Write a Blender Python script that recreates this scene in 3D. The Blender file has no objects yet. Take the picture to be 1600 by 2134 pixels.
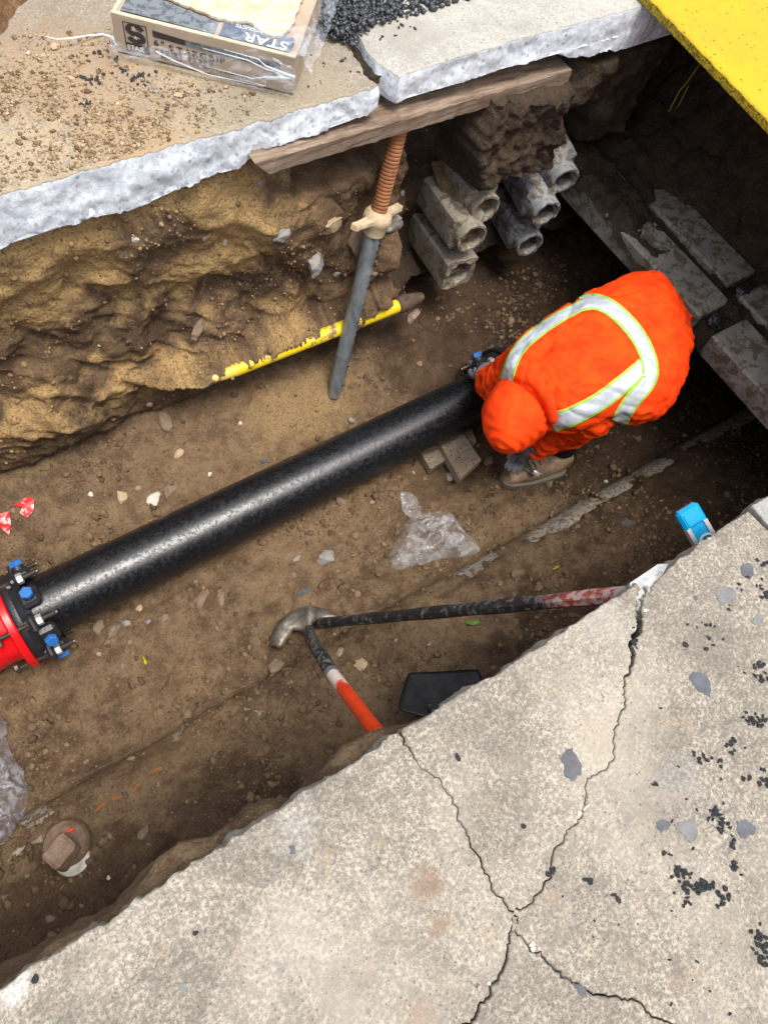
import bpy, math, random
import numpy as np
from mathutils import Vector, Matrix
from mathutils.bvhtree import BVHTree
from mathutils.geometry import tessellate_polygon
random.seed(7); RNG = np.random.default_rng(7)
S = bpy.context.scene
COL = S.collection

# ------------------------------------------------------------ camera
FOC, CXP, CYP, HC = 1612.0, 800.0, 1067.0, 1.4          # focal length and centre in photo pixels, eye height
_v1 = np.array([3980., 2043., FOC]); _a = 250.; _b = (FOC*FOC - 3980*_a)/2043
_n = np.array([-_a, -_b, FOC]); _n /= np.linalg.norm(_n)
AZ = -_n; AX = _v1/np.linalg.norm(_v1); AY = -np.cross(AZ, AX)
cam = bpy.data.objects.new('camera', bpy.data.cameras.new('camera')); COL.objects.link(cam)
cam.data.sensor_fit = 'VERTICAL'; cam.data.sensor_height = 24; cam.data.sensor_width = 18
cam.data.lens = FOC/2134*24; cam.data.clip_end = 500; cam.data.clip_start = 0.02
Mx = Matrix(((AX[0], AX[1], -AX[2], 0), (AY[0], AY[1], -AY[2], 0), (AZ[0], AZ[1], -AZ[2], HC), (0, 0, 0, 1)))
cam.matrix_world = Mx
S.camera = cam
# ------------------------------------------------------------ world and sun (bright overcast)
SUN_EL, SUN_AZ = math.radians(75), math.radians(168)      # azimuth measured from +Y clockwise
W = bpy.data.worlds.new('World'); S.world = W; W.use_nodes = True
wn = W.node_tree.nodes; sky = wn.new('ShaderNodeTexSky'); sky.sky_type = 'NISHITA'; sky.sun_disc = False
sky.sun_elevation = SUN_EL; sky.sun_rotation = SUN_AZ; sky.dust_density = 4; sky.air_density = 1.3
hsv = wn.new('ShaderNodeHueSaturation'); hsv.inputs['Saturation'].default_value = .5
W.node_tree.links.new(sky.outputs[0], hsv.inputs['Color'])
W.node_tree.links.new(hsv.outputs[0], wn['Background'].inputs[0]); wn['Background'].inputs[1].default_value = .15
sl = bpy.data.lights.new('sun', 'SUN'); sl.energy = 2.0; sl.angle = math.radians(24); sl.color = (1, .96, .9)
sun = bpy.data.objects.new('sun', sl); COL.objects.link(sun)
sd = Vector((math.sin(SUN_AZ)*math.cos(SUN_EL), math.cos(SUN_AZ)*math.cos(SUN_EL), math.sin(SUN_EL)))
sun.rotation_euler = sd.to_track_quat('Z', 'Y').to_euler()
S.view_settings.view_transform = 'Standard'; S.view_settings.look = 'None'
S.view_settings.exposure = 0.66; S.view_settings.gamma = 1.0
S.render.engine = 'CYCLES'; S.cycles.max_bounces = 8; S.cycles.transparent_max_bounces = 12

# ------------------------------------------------------------ helpers
def ray(px, py):
    r = np.array([px-CXP, CYP-py, FOC]); return np.array([r@AX, r@AY, r@AZ])
def Pz(px, py, z=0.):
    r = ray(px, py); p = r*((z-HC)/r[2]); return Vector((p[0], p[1], z))
def Py(px, py, y):
    r = ray(px, py); p = r*(y/r[1]); return Vector((p[0], y, p[2]+HC))
def depth_of(p): return -(cam.matrix_world.inverted() @ Vector(p)).z
def proj(p):
    q = cam.matrix_world.inverted() @ Vector(p); return (CXP + FOC*q.x/-q.z, CYP - FOC*q.y/-q.z)

_perm = np.random.default_rng(3).integers(0, 256, 4096)
def _h(i, j, k, s):
    return _perm[(_perm[(_perm[(i+s*17) & 4095] + j) & 4095] + k) & 4095]
_grad = np.random.default_rng(5).normal(size=(256, 3)); _grad /= np.linalg.norm(_grad, axis=1)[:, None]
def perlin(x, y, z, seed=0):
    xi = np.floor(x).astype(int); yi = np.floor(y).astype(int); zi = np.floor(z).astype(int)
    xf = x-xi; yf = y-yi; zf = z-zi
    f = lambda t: t*t*t*(t*(t*6-15)+10)
    u, v, w = f(xf), f(yf), f(zf); out = 0
    for a in (0, 1):
        for b in (0, 1):
            for c in (0, 1):
                g = _grad[_h(xi+a, yi+b, zi+c, seed)]
                d = g[..., 0]*(xf-a) + g[..., 1]*(yf-b) + g[..., 2]*(zf-c)
                out = out + d*(u if a else 1-u)*(v if b else 1-v)*(w if c else 1-w)
    return out*1.5
def fbm(x, y, z, sc=1., o=4, seed=0, g=.5):
    x = np.asarray(x, float); y = np.asarray(y, float); z = np.asarray(z, float)+0*x
    s = 0; a = 1.
    for i in range(o):
        s = s + a*perlin(x*sc, y*sc, z*sc, seed+i); sc *= 2.03; a *= g
    return s
def worley(x, y, z, sc, seed=0):
    """distance to nearest feature point (cell units) and a random value of that cell"""
    x = np.asarray(x, float)*sc; y = np.asarray(y, float)*sc; z = (np.asarray(z, float)+0*x)*sc if np.ndim(z) == 0 else np.asarray(z)*sc
    xi = np.floor(x).astype(int); yi = np.floor(y).astype(int); zi = np.floor(z).astype(int)
    best = np.full(x.shape, 9.); val = np.zeros(x.shape)
    for a in (-1, 0, 1):
        for b in (-1, 0, 1):
            for c in (-1, 0, 1):
                h = _h(xi+a, yi+b, zi+c, seed)
                h2 = _perm[(h*7+1) & 4095]; h3 = _perm[(h*13+5) & 4095]
                d = np.sqrt((xi+a+h/256.-x)**2 + (yi+b+h2/256.-y)**2 + (zi+c+h3/256.-z)**2)
                m = d < best; best = np.where(m, d, best); val = np.where(m, h/256., val)
    return best, val
def ss(a, b, x):
    t = np.clip((x-a)/(b-a), 0, 1); return t*t*(3-2*t)
def boxm(x, z, x0, x1, z0, z1, e=.03):
    return ss(x0-e, x0+e, x)*(1-ss(x1-e, x1+e, x))*ss(z0-e, z0+e, z)*(1-ss(z1-e, z1+e, z))

def link(name, me, mats=(), parent=None, smooth=True):
    o = bpy.data.objects.new(name, me); COL.objects.link(o)
    for m in (mats if isinstance(mats, (list, tuple)) else [mats]): me.materials.append(m)
    if smooth and len(me.polygons): me.polygons.foreach_set('use_smooth', [True]*len(me.polygons))
    if parent: o.parent = parent
    return o
def mesh_np(name, V, F):
    """V (n,3) array, F (m,k) array of faces of equal size"""
    me = bpy.data.meshes.new(name); V = np.asarray(V, np.float32); F = np.asarray(F, np.int32); k = F.shape[1]
    me.vertices.add(len(V)); me.vertices.foreach_set('co', V.ravel())
    me.loops.add(F.size); me.loops.foreach_set('vertex_index', F.ravel())
    me.polygons.add(len(F)); me.polygons.foreach_set('loop_start', np.arange(0, F.size, k, dtype=np.int32))
    me.update(calc_edges=True); me.validate(); return me
def grid_mesh(name, P):
    n, m = P.shape[:2]; i = np.arange((n-1)*(m-1)); r = i//(m-1); c = i % (m-1); a = r*m+c
    return mesh_np(name, P.reshape(-1, 3), np.stack([a, a+m, a+m+1, a+1], 1))
def tag(o, label=None, cat=None, group=None, kind=None):
    if label: o['label'] = label
    if cat: o['category'] = cat
    if group: o['group'] = group
    if kind: o['kind'] = kind
    return o
def empty(name, loc, label=None, cat=None, group=None):
    o = bpy.data.objects.new(name, None); COL.objects.link(o); o.location = loc; o.empty_display_size = .05
    bpy.context.view_layer.update(); return tag(o, label, cat, group)
def adopt(o, parent):
    """parent o while keeping the world position its mesh was made in"""
    o.parent = parent; o.matrix_parent_inverse = Matrix.Identity(4)
    o.matrix_local = parent.matrix_world.inverted() @ o.matrix_world if False else Matrix.Translation(-Vector(parent_world(parent)))
    return o
def parent_world(p):
    v = Vector(p.location)
    while p.parent: p = p.parent; v += Vector(p.location)
    return v
class MB:
    def __init__(s): s.v = []; s.f = []; s.m = []
    def add(s, vs, fs, mi=0):
        b = len(s.v); s.v += [tuple(v) for v in vs]; s.f += [tuple(b+i for i in f) for f in fs]; s.m += [mi]*len(fs); return s
    def box(s, c, size, R=None, mi=0, bev=0.):
        R = R or Matrix.Identity(3); h = Vector(size)/2
        if bev <= 0:
            vs = [Vector(c) + R @ Vector((x*h.x, y*h.y, z*h.z)) for x in (-1, 1) for y in (-1, 1) for z in (-1, 1)]
            return s.add(vs, [(0, 1, 3, 2), (4, 6, 7, 5), (0, 4, 5, 1), (2, 3, 7, 6), (0, 2, 6, 4), (1, 5, 7, 3)], mi)
        vs = []; fs = []; idx = {}
        for x in (-1, 1):
            for y in (-1, 1):
                for z in (-1, 1):
                    for a in range(3):
                        p = [x*(h.x-bev), y*(h.y-bev), z*(h.z-bev)]; p[a] += (x, y, z)[a]*bev
                        idx[(x, y, z, a)] = len(vs); vs.append(Vector(c)+R @ Vector(p))
        for a in range(3):
            b, c2 = (a+1) % 3, (a+2) % 3
            for sg in (-1, 1):
                q = []
                for (p1, p2) in ((-1, -1), (1, -1), (1, 1), (-1, 1)):
                    k = [0, 0, 0]; k[a] = sg; k[b] = p1; k[c2] = p2; q.append(idx[(*k, a)])
                fs.append(q if sg > 0 else q[::-1])
        for a in range(3):
            b, c2 = (a+1) % 3, (a+2) % 3
            for p1 in (-1, 1):
                for p2 in (-1, 1):
                    q = []
                    for (sg, ax) in ((-1, b), (1, b), (1, c2), (-1, c2)):
                        k = [0, 0, 0]; k[a] = sg; k[b] = p1; k[c2] = p2; q.append(idx[(*k, ax)])
                    fs.append(q if p1*p2 > 0 else q[::-1])
        for x in (-1, 1):
            for y in (-1, 1):
                for z in (-1, 1):
                    q = [idx[(x, y, z, a)] for a in range(3)]; fs.append(q if x*y*z > 0 else q[::-1])
        return s.add(vs, fs, mi)
    def tube(s, pts, rad, n=16, mi=0, cap=True, squash=None):
        pts = [Vector(p) for p in pts]; rad = rad if isinstance(rad, (list, tuple)) else [rad]*len(pts)
        t0 = (pts[1]-pts[0]).normalized(); up = Vector((0, 0, 1)) if abs(t0.z) < .9 else Vector((0, 1, 0))
        u = t0.cross(up).normalized(); vs = []; fs = []
        for i, p in enumerate(pts):
            t = (pts[min(i+1, len(pts)-1)]-pts[max(i-1, 0)]).normalized()
            u = (u - t*u.dot(t)).normalized(); w = t.cross(u)
            for k in range(n):
                a = 2*math.pi*k/n; vs.append(p + (u*math.cos(a) + w*math.sin(a)*(squash or 1))*rad[i])
        for i in range(len(pts)-1):
            for k in range(n):
                a = i*n+k; b = i*n+(k+1) % n; fs.append((a, b, b+n, a+n))
        if cap: fs += [tuple(range(n))[::-1], tuple(range((len(pts)-1)*n, len(pts)*n))]
        return s.add(vs, fs, mi)
    def lathe(s, o, axis, prof, n=24, mi=0, up=None):
        """prof: list of (distance along axis, radius)"""
        o = Vector(o); ax = Vector(axis).normalized(); up = Vector(up or ((0, 0, 1) if abs(ax.z) < .9 else (0, 1, 0)))
        u = ax.cross(up).normalized(); w = ax.cross(u); vs = []; fs = []
        for (d, r) in prof:
            for k in range(n):
                a = 2*math.pi*(k+.5)/n; vs.append(o + ax*d + (u*math.cos(a)+w*math.sin(a))*max(r, 1e-5))
        for i in range(len(prof)-1):
            for k in range(n):
                a = i*n+k; b = i*n+(k+1) % n; fs.append((a, a+n, b+n, b))
        return s.add(vs, fs, mi)
    def build(s, name, mats, parent=None, smooth=False, auto=True):
        me = bpy.data.meshes.new(name); me.from_pydata([tuple(v) for v in s.v], [], s.f); me.update()
        off = parent_world(parent) if parent else Vector((0, 0, 0))
        if parent: me.transform(Matrix.Translation(-off))
        o = link(name, me, mats, parent, smooth)
        me.polygons.foreach_set('material_index', s.m)
        if smooth and auto: me.set_sharp_from_angle(angle=math.radians(40))
        return o
def shift(o, parent):
    """mesh of o is in world coordinates: move it under parent"""
    o.data.transform(Matrix.Translation(-parent_world(parent))); o.parent = parent; return o
def baked(me, mods):
    """apply modifiers given as (type, {props}) to a mesh, return the new mesh"""
    o = bpy.data.objects.new('tmp', me); COL.objects.link(o)
    for t, pr in mods:
        m = o.modifiers.new(t, t)
        for k, v in pr.items(): setattr(m, k, v)
    bpy.context.view_layer.update()
    ev = o.evaluated_get(bpy.context.evaluated_depsgraph_get()); out = bpy.data.meshes.new_from_object(ev)
    bpy.data.objects.remove(o); return out
def skin(verts, edges, sub=2):
    """verts: list of (co, radius) ; returns mesh"""
    me = bpy.data.meshes.new('skin'); me.from_pydata([tuple(v[0]) for v in verts], edges, []); me.update()
    o = bpy.data.objects.new('tmp', me); COL.objects.link(o)
    m = o.modifiers.new('s', 'SKIN')
    sv = me.skin_vertices[0].data if me.skin_vertices else None
    if sv is None:
        me.attributes.new('skin', 'FLOAT2', 'POINT')
    for i, v in enumerate(verts):
        r = v[1] if isinstance(v[1], tuple) else (v[1], v[1]); me.skin_vertices[0].data[i].radius = r
        me.skin_vertices[0].data[i].use_root = (i == 0)
    m.use_smooth_shade = True; m.branch_smoothing = .6
    s2 = o.modifiers.new('u', 'SUBSURF'); s2.levels = sub; s2.render_levels = sub
    bpy.context.view_layer.update()
    ev = o.evaluated_get(bpy.context.evaluated_depsgraph_get()); out = bpy.data.meshes.new_from_object(ev)
    bpy.data.objects.remove(o); return out
def text_obj(body, size, M, mat, parent, name='lettering', sx=1., off=0., align='LEFT', ext=.0003):
    cu = bpy.data.curves.new('t', 'FONT'); cu.body = body; cu.size = size; cu.offset = off; cu.align_x = align; cu.extrude = ext
    o = bpy.data.objects.new('t', cu); COL.objects.link(o); bpy.context.view_layer.update()
    me = bpy.data.meshes.new_from_object(o.evaluated_get(bpy.context.evaluated_depsgraph_get()))
    bpy.data.objects.remove(o)
    me.transform(M @ Matrix.Diagonal((sx, 1, 1, 1)))
    if parent: me.transform(Matrix.Translation(-parent_world(parent)))
    me.materials.clear(); return link(name, me, mat, parent, False)

# ------------------------------------------------------------ node helpers
class N:
    def __init__(s, name, rough=.85, spec=.3):
        s.m = bpy.data.materials.new(name); s.m.use_nodes = True; s.t = s.m.node_tree; s.p = s.t.nodes['Principled BSDF']
        s.p.inputs['Roughness'].default_value = rough; s.p.inputs['Specular IOR Level'].default_value = spec
        s.tc = s.t.nodes.new('ShaderNodeTexCoord'); s.co = s.tc.outputs['Object']
    def L(s, a, b): s.t.links.new(a, b)
    def mapped(s, scale=(1, 1, 1), rot=(0, 0, 0), loc=(0, 0, 0)):
        m = s.t.nodes.new('ShaderNodeMapping'); m.inputs['Scale'].default_value = scale; m.inputs['Rotation'].default_value = rot
        m.inputs['Location'].default_value = loc; s.L(s.tc.outputs['Object'], m.inputs[0]); return m.outputs[0]
    def noise(s, sc, det=6, ro=.6, co=None, dist=0.):
        n = s.t.nodes.new('ShaderNodeTexNoise'); n.inputs['Scale'].default_value = sc; n.inputs['Detail'].default_value = det
        n.inputs['Roughness'].default_value = ro; n.inputs['Distortion'].default_value = dist; s.L(co or s.co, n.inputs['Vector']); return n.outputs['Fac']
    def vor(s, sc, feat='F1', out='Distance', co=None, rnd=1.):
        n = s.t.nodes.new('ShaderNodeTexVoronoi'); n.feature = feat; n.inputs['Scale'].default_value = sc
        n.inputs['Randomness'].default_value = rnd; s.L(co or s.co, n.inputs['Vector']); return n.outputs[out]
    def ramp(s, fac, stops, interp='LINEAR'):
        n = s.t.nodes.new('ShaderNodeValToRGB'); n.color_ramp.interpolation = interp; e = n.color_ramp.elements
        while len(e) < len(stops): e.new(.5)
        for k, (p, c) in enumerate(stops):
            e[k].position = p; e[k].color = (c, c, c, 1) if isinstance(c, (int, float)) else (*c, 1)
        s.L(fac, n.inputs[0]); return n.outputs[0]
    def mix(s, f, a, b, mode='MIX'):
        n = s.t.nodes.new('ShaderNodeMix'); n.data_type = 'RGBA'; n.blend_type = mode; n.clamp_factor = True
        for v, i in ((f, 0), (a, 6), (b, 7)):
            if isinstance(v, (int, float)): n.inputs[i].default_value = v if i == 0 else (v, v, v, 1)
            elif isinstance(v, tuple): n.inputs[i].default_value = (*v, 1)
            else: s.L(v, n.inputs[i])
        return n.outputs[2]
    def math(s, op, a, b=0.):
        n = s.t.nodes.new('ShaderNodeMath'); n.operation = op
        for v, i in ((a, 0), (b, 1)):
            if isinstance(v, (int, float)): n.inputs[i].default_value = v
            else: s.L(v, n.inputs[i])
        return n.outputs[0]
    def blob(s, c, r, edge=.35, nsc=30, ndist=.6):
        """soft-edged irregular stain mask round a world point"""
        vm = s.t.nodes.new('ShaderNodeVectorMath'); vm.operation = 'DISTANCE'; s.L(s.co, vm.inputs[0]); vm.inputs[1].default_value = c
        d = s.math('DIVIDE', vm.outputs['Value'], r); d = s.math('ADD', d, s.math('MULTIPLY', s.math('SUBTRACT', s.noise(nsc, 6, .75), .5), 2.6))
        return s.ramp(d, [(.35, 1.), (1., 0.)])
    def island(s):
        n = s.t.nodes.new('ShaderNodeNewGeometry'); return n.outputs['Random Per Island']
    def attr(s, name):
        n = s.t.nodes.new('ShaderNodeAttribute'); n.attribute_name = name; return n.outputs['Fac']
    def color(s, c):
        if isinstance(c, tuple): s.p.inputs['Base Color'].default_value = (*c, 1)
        else: s.L(c, s.p.inputs['Base Color'])
    def rough(s, c): s.L(c, s.p.inputs['Roughness']) if not isinstance(c, (int, float)) else setattr(s.p.inputs['Roughness'], 'default_value', c)
    def bump(s, h, dist=.002, strength=1.):
        b = s.t.nodes.new('ShaderNodeBump'); b.inputs['Distance'].default_value = dist; b.inputs['Strength'].default_value = strength
        if s.p.inputs['Normal'].is_linked: s.L(s.p.inputs['Normal'].links[0].from_socket, b.inputs['Normal'])
        s.L(h, b.inputs['Height']); s.L(b.outputs[0], s.p.inputs['Normal']); return b
def plain(name, c, rough=.5, metal=0., var=.25, sc=60, bump=0.0008, spec=.4, c2=None):
    m = N(name, rough, spec); n = m.noise(sc, 5, .65)
    d = c2 or tuple(x*(1-var) for x in c); m.color(m.mix(m.ramp(n, [(.35, 0.), (.68, 1.)]), d, c))
    m.p.inputs['Metallic'].default_value = metal
    m.rough(m.ramp(n, [(.3, min(1, rough*1.2)), (.7, rough*.85)]))
    if bump: m.bump(n, bump)
    return m.m

# soil -------------------------------------------------------------------------
def soil(name, base, dark, pale, yellow=None, yamt=(.52, .62), ysc=3.2, clod=70, wet=.0):
    m = N(name, .9, .25)
    big = m.noise(2.3, 5, .6); mid = m.noise(16, 6, .7); fine = m.noise(130, 5, .75)
    c = m.mix(m.ramp(big, [(.38, 0.), (.62, 1.)]), dark, base)
    c = m.mix(m.ramp(mid, [(.42, 0.), (.6, 1.)]), c, m.mix(.5, c, pale))
    c = m.mix(m.ramp(mid, [(.3, 1.), (.45, 0.)]), c, m.mix(.6, c, dark))
    if yellow:
        ym = m.math('MULTIPLY', m.attr('clay'), 1.); yn = m.noise(7, 8, .72, dist=.6)
        f = m.ramp(m.math('ADD', m.math('MULTIPLY', ym, .5), m.math('MULTIPLY', yn, 1.)), [(yamt[0], 0.), (yamt[1], 1.)])
        yc = m.mix(m.ramp(fine, [(.3, 0.), (.7, 1.)]), tuple(x*.72 for x in yellow), yellow)
        c = m.mix(f, c, yc)
    c = m.mix(m.ramp(fine, [(.32, .75), (.5, 0.)]), c, tuple(x*.45 for x in dark))
    c = m.mix(m.ramp(fine, [(.62, 0.), (.74, .6)]), c, tuple(min(1, x*1.25) for x in pale))
    grit = m.vor(420, out='Color'); gd = m.vor(420)
    sep = m.t.nodes.new('ShaderNodeSeparateColor'); m.L(grit, sep.inputs[0])
    gm = m.math('MULTIPLY', m.ramp(sep.outputs[0], [(.955, 0.), (.965, 1.)]), m.ramp(gd, [(.2, 1.), (.42, 0.)]))
    c = m.mix(m.math('MULTIPLY', gm, .8), c, (.55, .5, .42))
    c = m.mix(m.attr('wet_painted_shade'), c, m.mix(1., c, (.36, .33, .33), 'MULTIPLY'))  # colour multiplied down by the mask of wet soil and painted shade
    m.color(c)
    m.rough(m.ramp(mid, [(.35, .7-wet), (.65, .95)]))
    m.bump(m.noise(45, 6, .75), .012, 1.); m.bump(m.noise(220, 4, .75), .0040, 1.); m.bump(m.vor(95, 'SMOOTH_F1'), -.004 if False else .004, .6)
    return m.m
BR = (.205, .128, .068)
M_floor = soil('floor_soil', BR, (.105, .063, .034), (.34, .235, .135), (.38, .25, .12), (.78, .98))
M_wall = soil('wall_clay', (.19, .115, .062), (.09, .054, .031), (.30, .20, .11), (.60, .39, .165), (.80, 1.0))
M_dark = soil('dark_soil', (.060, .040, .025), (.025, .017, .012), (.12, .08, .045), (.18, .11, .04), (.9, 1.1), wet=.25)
def crumbmat(name, a, b, c, rough=.9):
    m = N(name, rough, .25); r = m.island(); n = m.noise(150, 3)
    m.color(m.mix(m.ramp(n, [(.3, .5), (.7, 0.)]), m.ramp(r, [(0., a), (.5, b), (1., c)]), tuple(x*.4 for x in a))); m.bump(n, .001)
    return m.m
M_crumb = crumbmat('soil_crumbs', (.10, .064, .036), (.18, .118, .066), (.28, .195, .11))
M_spoil = crumbmat('sandy_crumbs', (.15, .085, .042), (.36, .24, .13), (.60, .48, .33))
M_asph = N('asphalt_crumb', .24, .7)
_n1 = M_asph.noise(300, 3); M_asph.color(M_asph.mix(M_asph.ramp(_n1, [(.35, 0.), (.7, 1.)]), (.008, .009, .012), (.045, .048, .055))); M_asph.bump(_n1, .0015); M_asph = M_asph.m

# concrete -----------------------------------------------------------------------
def concrete(name, hi, mid, lo, stains=(), speck=220):
    m = N(name, .8, .35)
    f = m.noise(speck*1.5, 3, .75); g = m.noise(speck*.62, 4, .75); b = m.noise(5, 5, .65)
    c = m.mix(m.ramp(f, [(.40, 0.), (.58, 1.)]), lo, mid); c = m.mix(m.ramp(g, [(.46, 0.), (.62, 1.)]), c, hi)
    c = m.mix(m.ramp(b, [(.36, .55), (.56, 0.)]), c, tuple(x*.80 for x in lo)); c = m.mix(m.ramp(m.noise(38, 5, .7), [(.40, .5), (.52, 0.)]), c, lo); c = m.mix(m.ramp(m.noise(14, 5, .7), [(.56, 0.), (.70, .30)]), c, (hi[0], hi[1]*.80, hi[2]*.62))
    c = m.mix(m.ramp(m.noise(2.2, 4, .6), [(.5, 0.), (.7, .45)]), c, hi)
    v = m.vor(55, out='Color'); sep = m.t.nodes.new('ShaderNodeSeparateColor'); m.L(v, sep.inputs[0])
    vd = m.math('ADD', m.vor(55), m.math('MULTIPLY', m.noise(160, 2), .25))
    stone = m.math('MULTIPLY', m.ramp(sep.outputs[0], [(.90, 0.), (.91, 1.)]), m.ramp(vd, [(.36, 1.), (.42, 0.)]))
    c = m.mix(m.math('MULTIPLY', stone, .7), c, m.mix(sep.outputs[1], (.16, .155, .16), (.36, .30, .25)))
    v2 = m.vor(170, out='Color'); s2 = m.t.nodes.new('ShaderNodeSeparateColor'); m.L(v2, s2.inputs[0])
    dk = m.math('MULTIPLY', m.ramp(s2.outputs[0], [(.9, 0.), (.92, 1.)]), m.ramp(m.vor(170), [(.3, 1.), (.45, 0.)]))
    c = m.mix(m.math('MULTIPLY', dk, .65), c, (.1, .085, .07))
    for (pt, r, colr, amt) in stains:
        c = m.mix(m.math('MULTIPLY', m.math('MULTIPLY', m.blob(pt, r), m.ramp(g, [(.38, .35), (.6, 1.)])), amt), c, colr)
    m.color(c); m.rough(m.ramp(g, [(.3, .65), (.7, .92)]))
    m.bump(f, .0012, .8); m.bump(g, .002, .6); m.bump(b, .006, .5)
    return m.m
RUST = (.20, .085, .035)
near_st = [(tuple(Pz(*p)), r, c, a) for p, r, c, a in [((890, 1840), .035, RUST, .6), ((915, 1930), .022, RUST, .75), ((875, 2110), .03, RUST, .5),
    ((720, 2060), .06, (.25, .21, .18), .5), ((1420, 2040), .03, (.2, .14, .1), .5), ((1420, 1640), .06, (.36, .34, .32), .45),
    ((1270, 1540), .06, (.35, .30, .23), .7), ((620, 1730), .05, (.6, .58, .54), .3), ((30, 2060), .03, (.7, .7, .67), .6),
    ((1260, 1300), .07, (.42, .39, .35), .4), ((600, 1950), .09, (.40, .36, .33), .4), ((500, 2000), .03, (.30, .24, .2), .4)]]
M_near = concrete('worn_concrete', (.49, .435, .35), (.30, .263, .21), (.13, .115, .094), near_st)
far_st = [(tuple(Pz(*p)), r, c, a) for p, r, c, a in [((300, 300), .22, (.42, .27, .13), .75), ((120, 160), .3, (.36, .23, .12), .8), ((380, 130), .15, (.5, .35, .18), .4),
    ((60, 330), .2, (.5, .38, .24), .6), ((650, 190), .2, (.36, .30, .2), .55), ((470, 230), .15, (.34, .28, .18), .5)]]
M_far = concrete('dusty_concrete', (.42, .37, .29), (.29, .25, .19), (.19, .16, .12), far_st)
M_far2 = concrete('pale_concrete', (.52, .50, .44), (.42, .40, .35), (.30, .285, .25), [(tuple(Pz(830, 60)), .12, (.33, .29, .24), .7), (tuple(Pz(1200, 20)), .1, (.45, .44, .4), .4)], 160)
def broken(name, hi, mid, lo):
    m = N(name, .6, .45)
    co = m.mapped((1, 1, 1)); v = m.vor(55, out='Color'); s1 = m.t.nodes.new('ShaderNodeSeparateColor'); m.L(v, s1.inputs[0])
    vd = m.math('ADD', m.vor(55), m.math('MULTIPLY', m.noise(120, 3), .3))
    n = m.noise(35, 7, .75, dist=1.2)
    c = m.mix(m.ramp(n, [(.36, 0.), (.58, 1.)]), tuple(x*.8 for x in mid), hi); c = m.mix(m.ramp(m.noise(140, 4, .8, dist=1.), [(.5, 0.), (.6, .5)]), c, mid)
    st = m.math('MULTIPLY', m.ramp(s1.outputs[0], [(.40, 0.), (.42, .85)]), m.ramp(vd, [(.44, 1.), (.50, 0.)]))
    c = m.mix(st, c, m.mix(s1.outputs[1], lo, mid)); c = m.mix(m.ramp(m.vor(27, 'DISTANCE_TO_EDGE'), [(0., .55), (.035, 0.)]), c, hi); c = m.mix(m.ramp(m.vor(90, 'DISTANCE_TO_EDGE'), [(0., .3), (.05, 0.)]), c, lo)
    c = m.mix(m.ramp(m.noise(9, 5), [(.3, .4), (.5, 0.)]), c, lo)
    m.color(c); m.bump(n, .002, .6); m.bump(vd, .0015, .6); m.bump(m.noise(250, 3), .0008, .6)
    return m.m
M_brk = broken('broken_concrete', (.88, .92, .95), (.68, .73, .79), (.30, .33, .37))
M_brkn = broken('dirty_broken_concrete', (.35, .32, .27), (.25, .22, .18), (.12, .10, .08))

# ------------------------------------------------------------ SETTING: ground in the trench
def old_pipe_top(y): return -1.40 + np.sqrt(np.maximum(.17**2 - (y-.42)**2, 0))
def ground_z(X, Y):
    p = np.interp(Y, [-.4, .0, .1, .25, .42, .58, .62, .95, 1.14, 1.25, 1.38, 1.5, 1.62, 2.4],
                  [-1.0, -1.06, -1.10, -1.16, -1.205, -1.31, -1.33, -1.33, -1.33, -1.30, -1.22, -1.16, -1.13, -1.12])
    wob = .03*fbm(X, Y*.6, 0, 1.3, 3, 11)
    t = old_pipe_top(Y); cov = .030 + .012*fbm(X, Y, 0, 3., 3, 21)
    bare = (1.4*boxm(X, Y, 1.46, 2.9, .515, .61, .025) + .8*boxm(X, Y, .98, 1.32, .50, .60, .02))*np.clip(.75+1.3*fbm(X, Y, 0, 9, 3, 5), 0, 1)
    on = (Y > .40) & (Y < .59)
    p = np.where(on, np.maximum(t + cov - .05*bare, -1.35), p)
    p = p + wob
    # heap on the right under the slab, dark mound at far left base
    p = p + .05*np.exp(-((X-1.95)/.35)**2 - ((Y-.30)/.14)**2) + .03*np.exp(-((X-.2)/.3)**2-((Y-.25)/.15)**2)
    p = p - .05*ss(1.7, 2.4, X)*ss(.7, 1.1, Y)
    d = .020*fbm(X, Y, 3., 5, 6, 31, .58)
    w, v = worley(X, Y, 0., 26, 2); m1 = np.clip(.35+1.1*fbm(X, Y, 0, 2.2, 2, 41), 0.05, 1)
    w2, v2 = worley(X, Y, 0., 62, 4)
    smooth = np.exp(-((X-.15)/.35)**2-((Y-.85)/.2)**2)
    d = d + (1-.6*smooth)*m1*(.022*(.75-w)*(.3+v) + .013*(.75-w2)*(.2+v2))
    tr = perlin(X*4.5+Y*2, Y*9-X*2, 0*X, 44); d = d - .012*np.maximum(.12-np.abs(tr), 0)/.12*np.clip(m1, 0, 1)
    return p + d
def ground_pt(x, y): return Vector((x, y, float(ground_z(np.array([x]), np.array([y]))[0])))
gx = np.arange(-1.25, 3.5, .0062); gy = np.arange(-.25, 2.05, .0062)
GX, GY = np.meshgrid(gx, gy, indexing='ij'); GZ = ground_z(GX, GY)
me = grid_mesh('trench_floor', np.stack([GX, GY, GZ], -1))
clay = np.exp(-((GX-.95)/.35)**2-((GY-1.42)/.16)**2)*1.2 + np.exp(-((GX-.75)/.3)**2-((GY-.3)/.12)**2)*.5 + .25*np.exp(-((GX-.3)/.2)**2-((GY-.3)/.1)**2)
a = me.attributes.new('clay', 'FLOAT', 'POINT'); a.data.foreach_set('value', clay.astype(np.float32).ravel())
nz_ = .16*fbm(GX, GY, 0, 4, 6, 9, .65)
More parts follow.
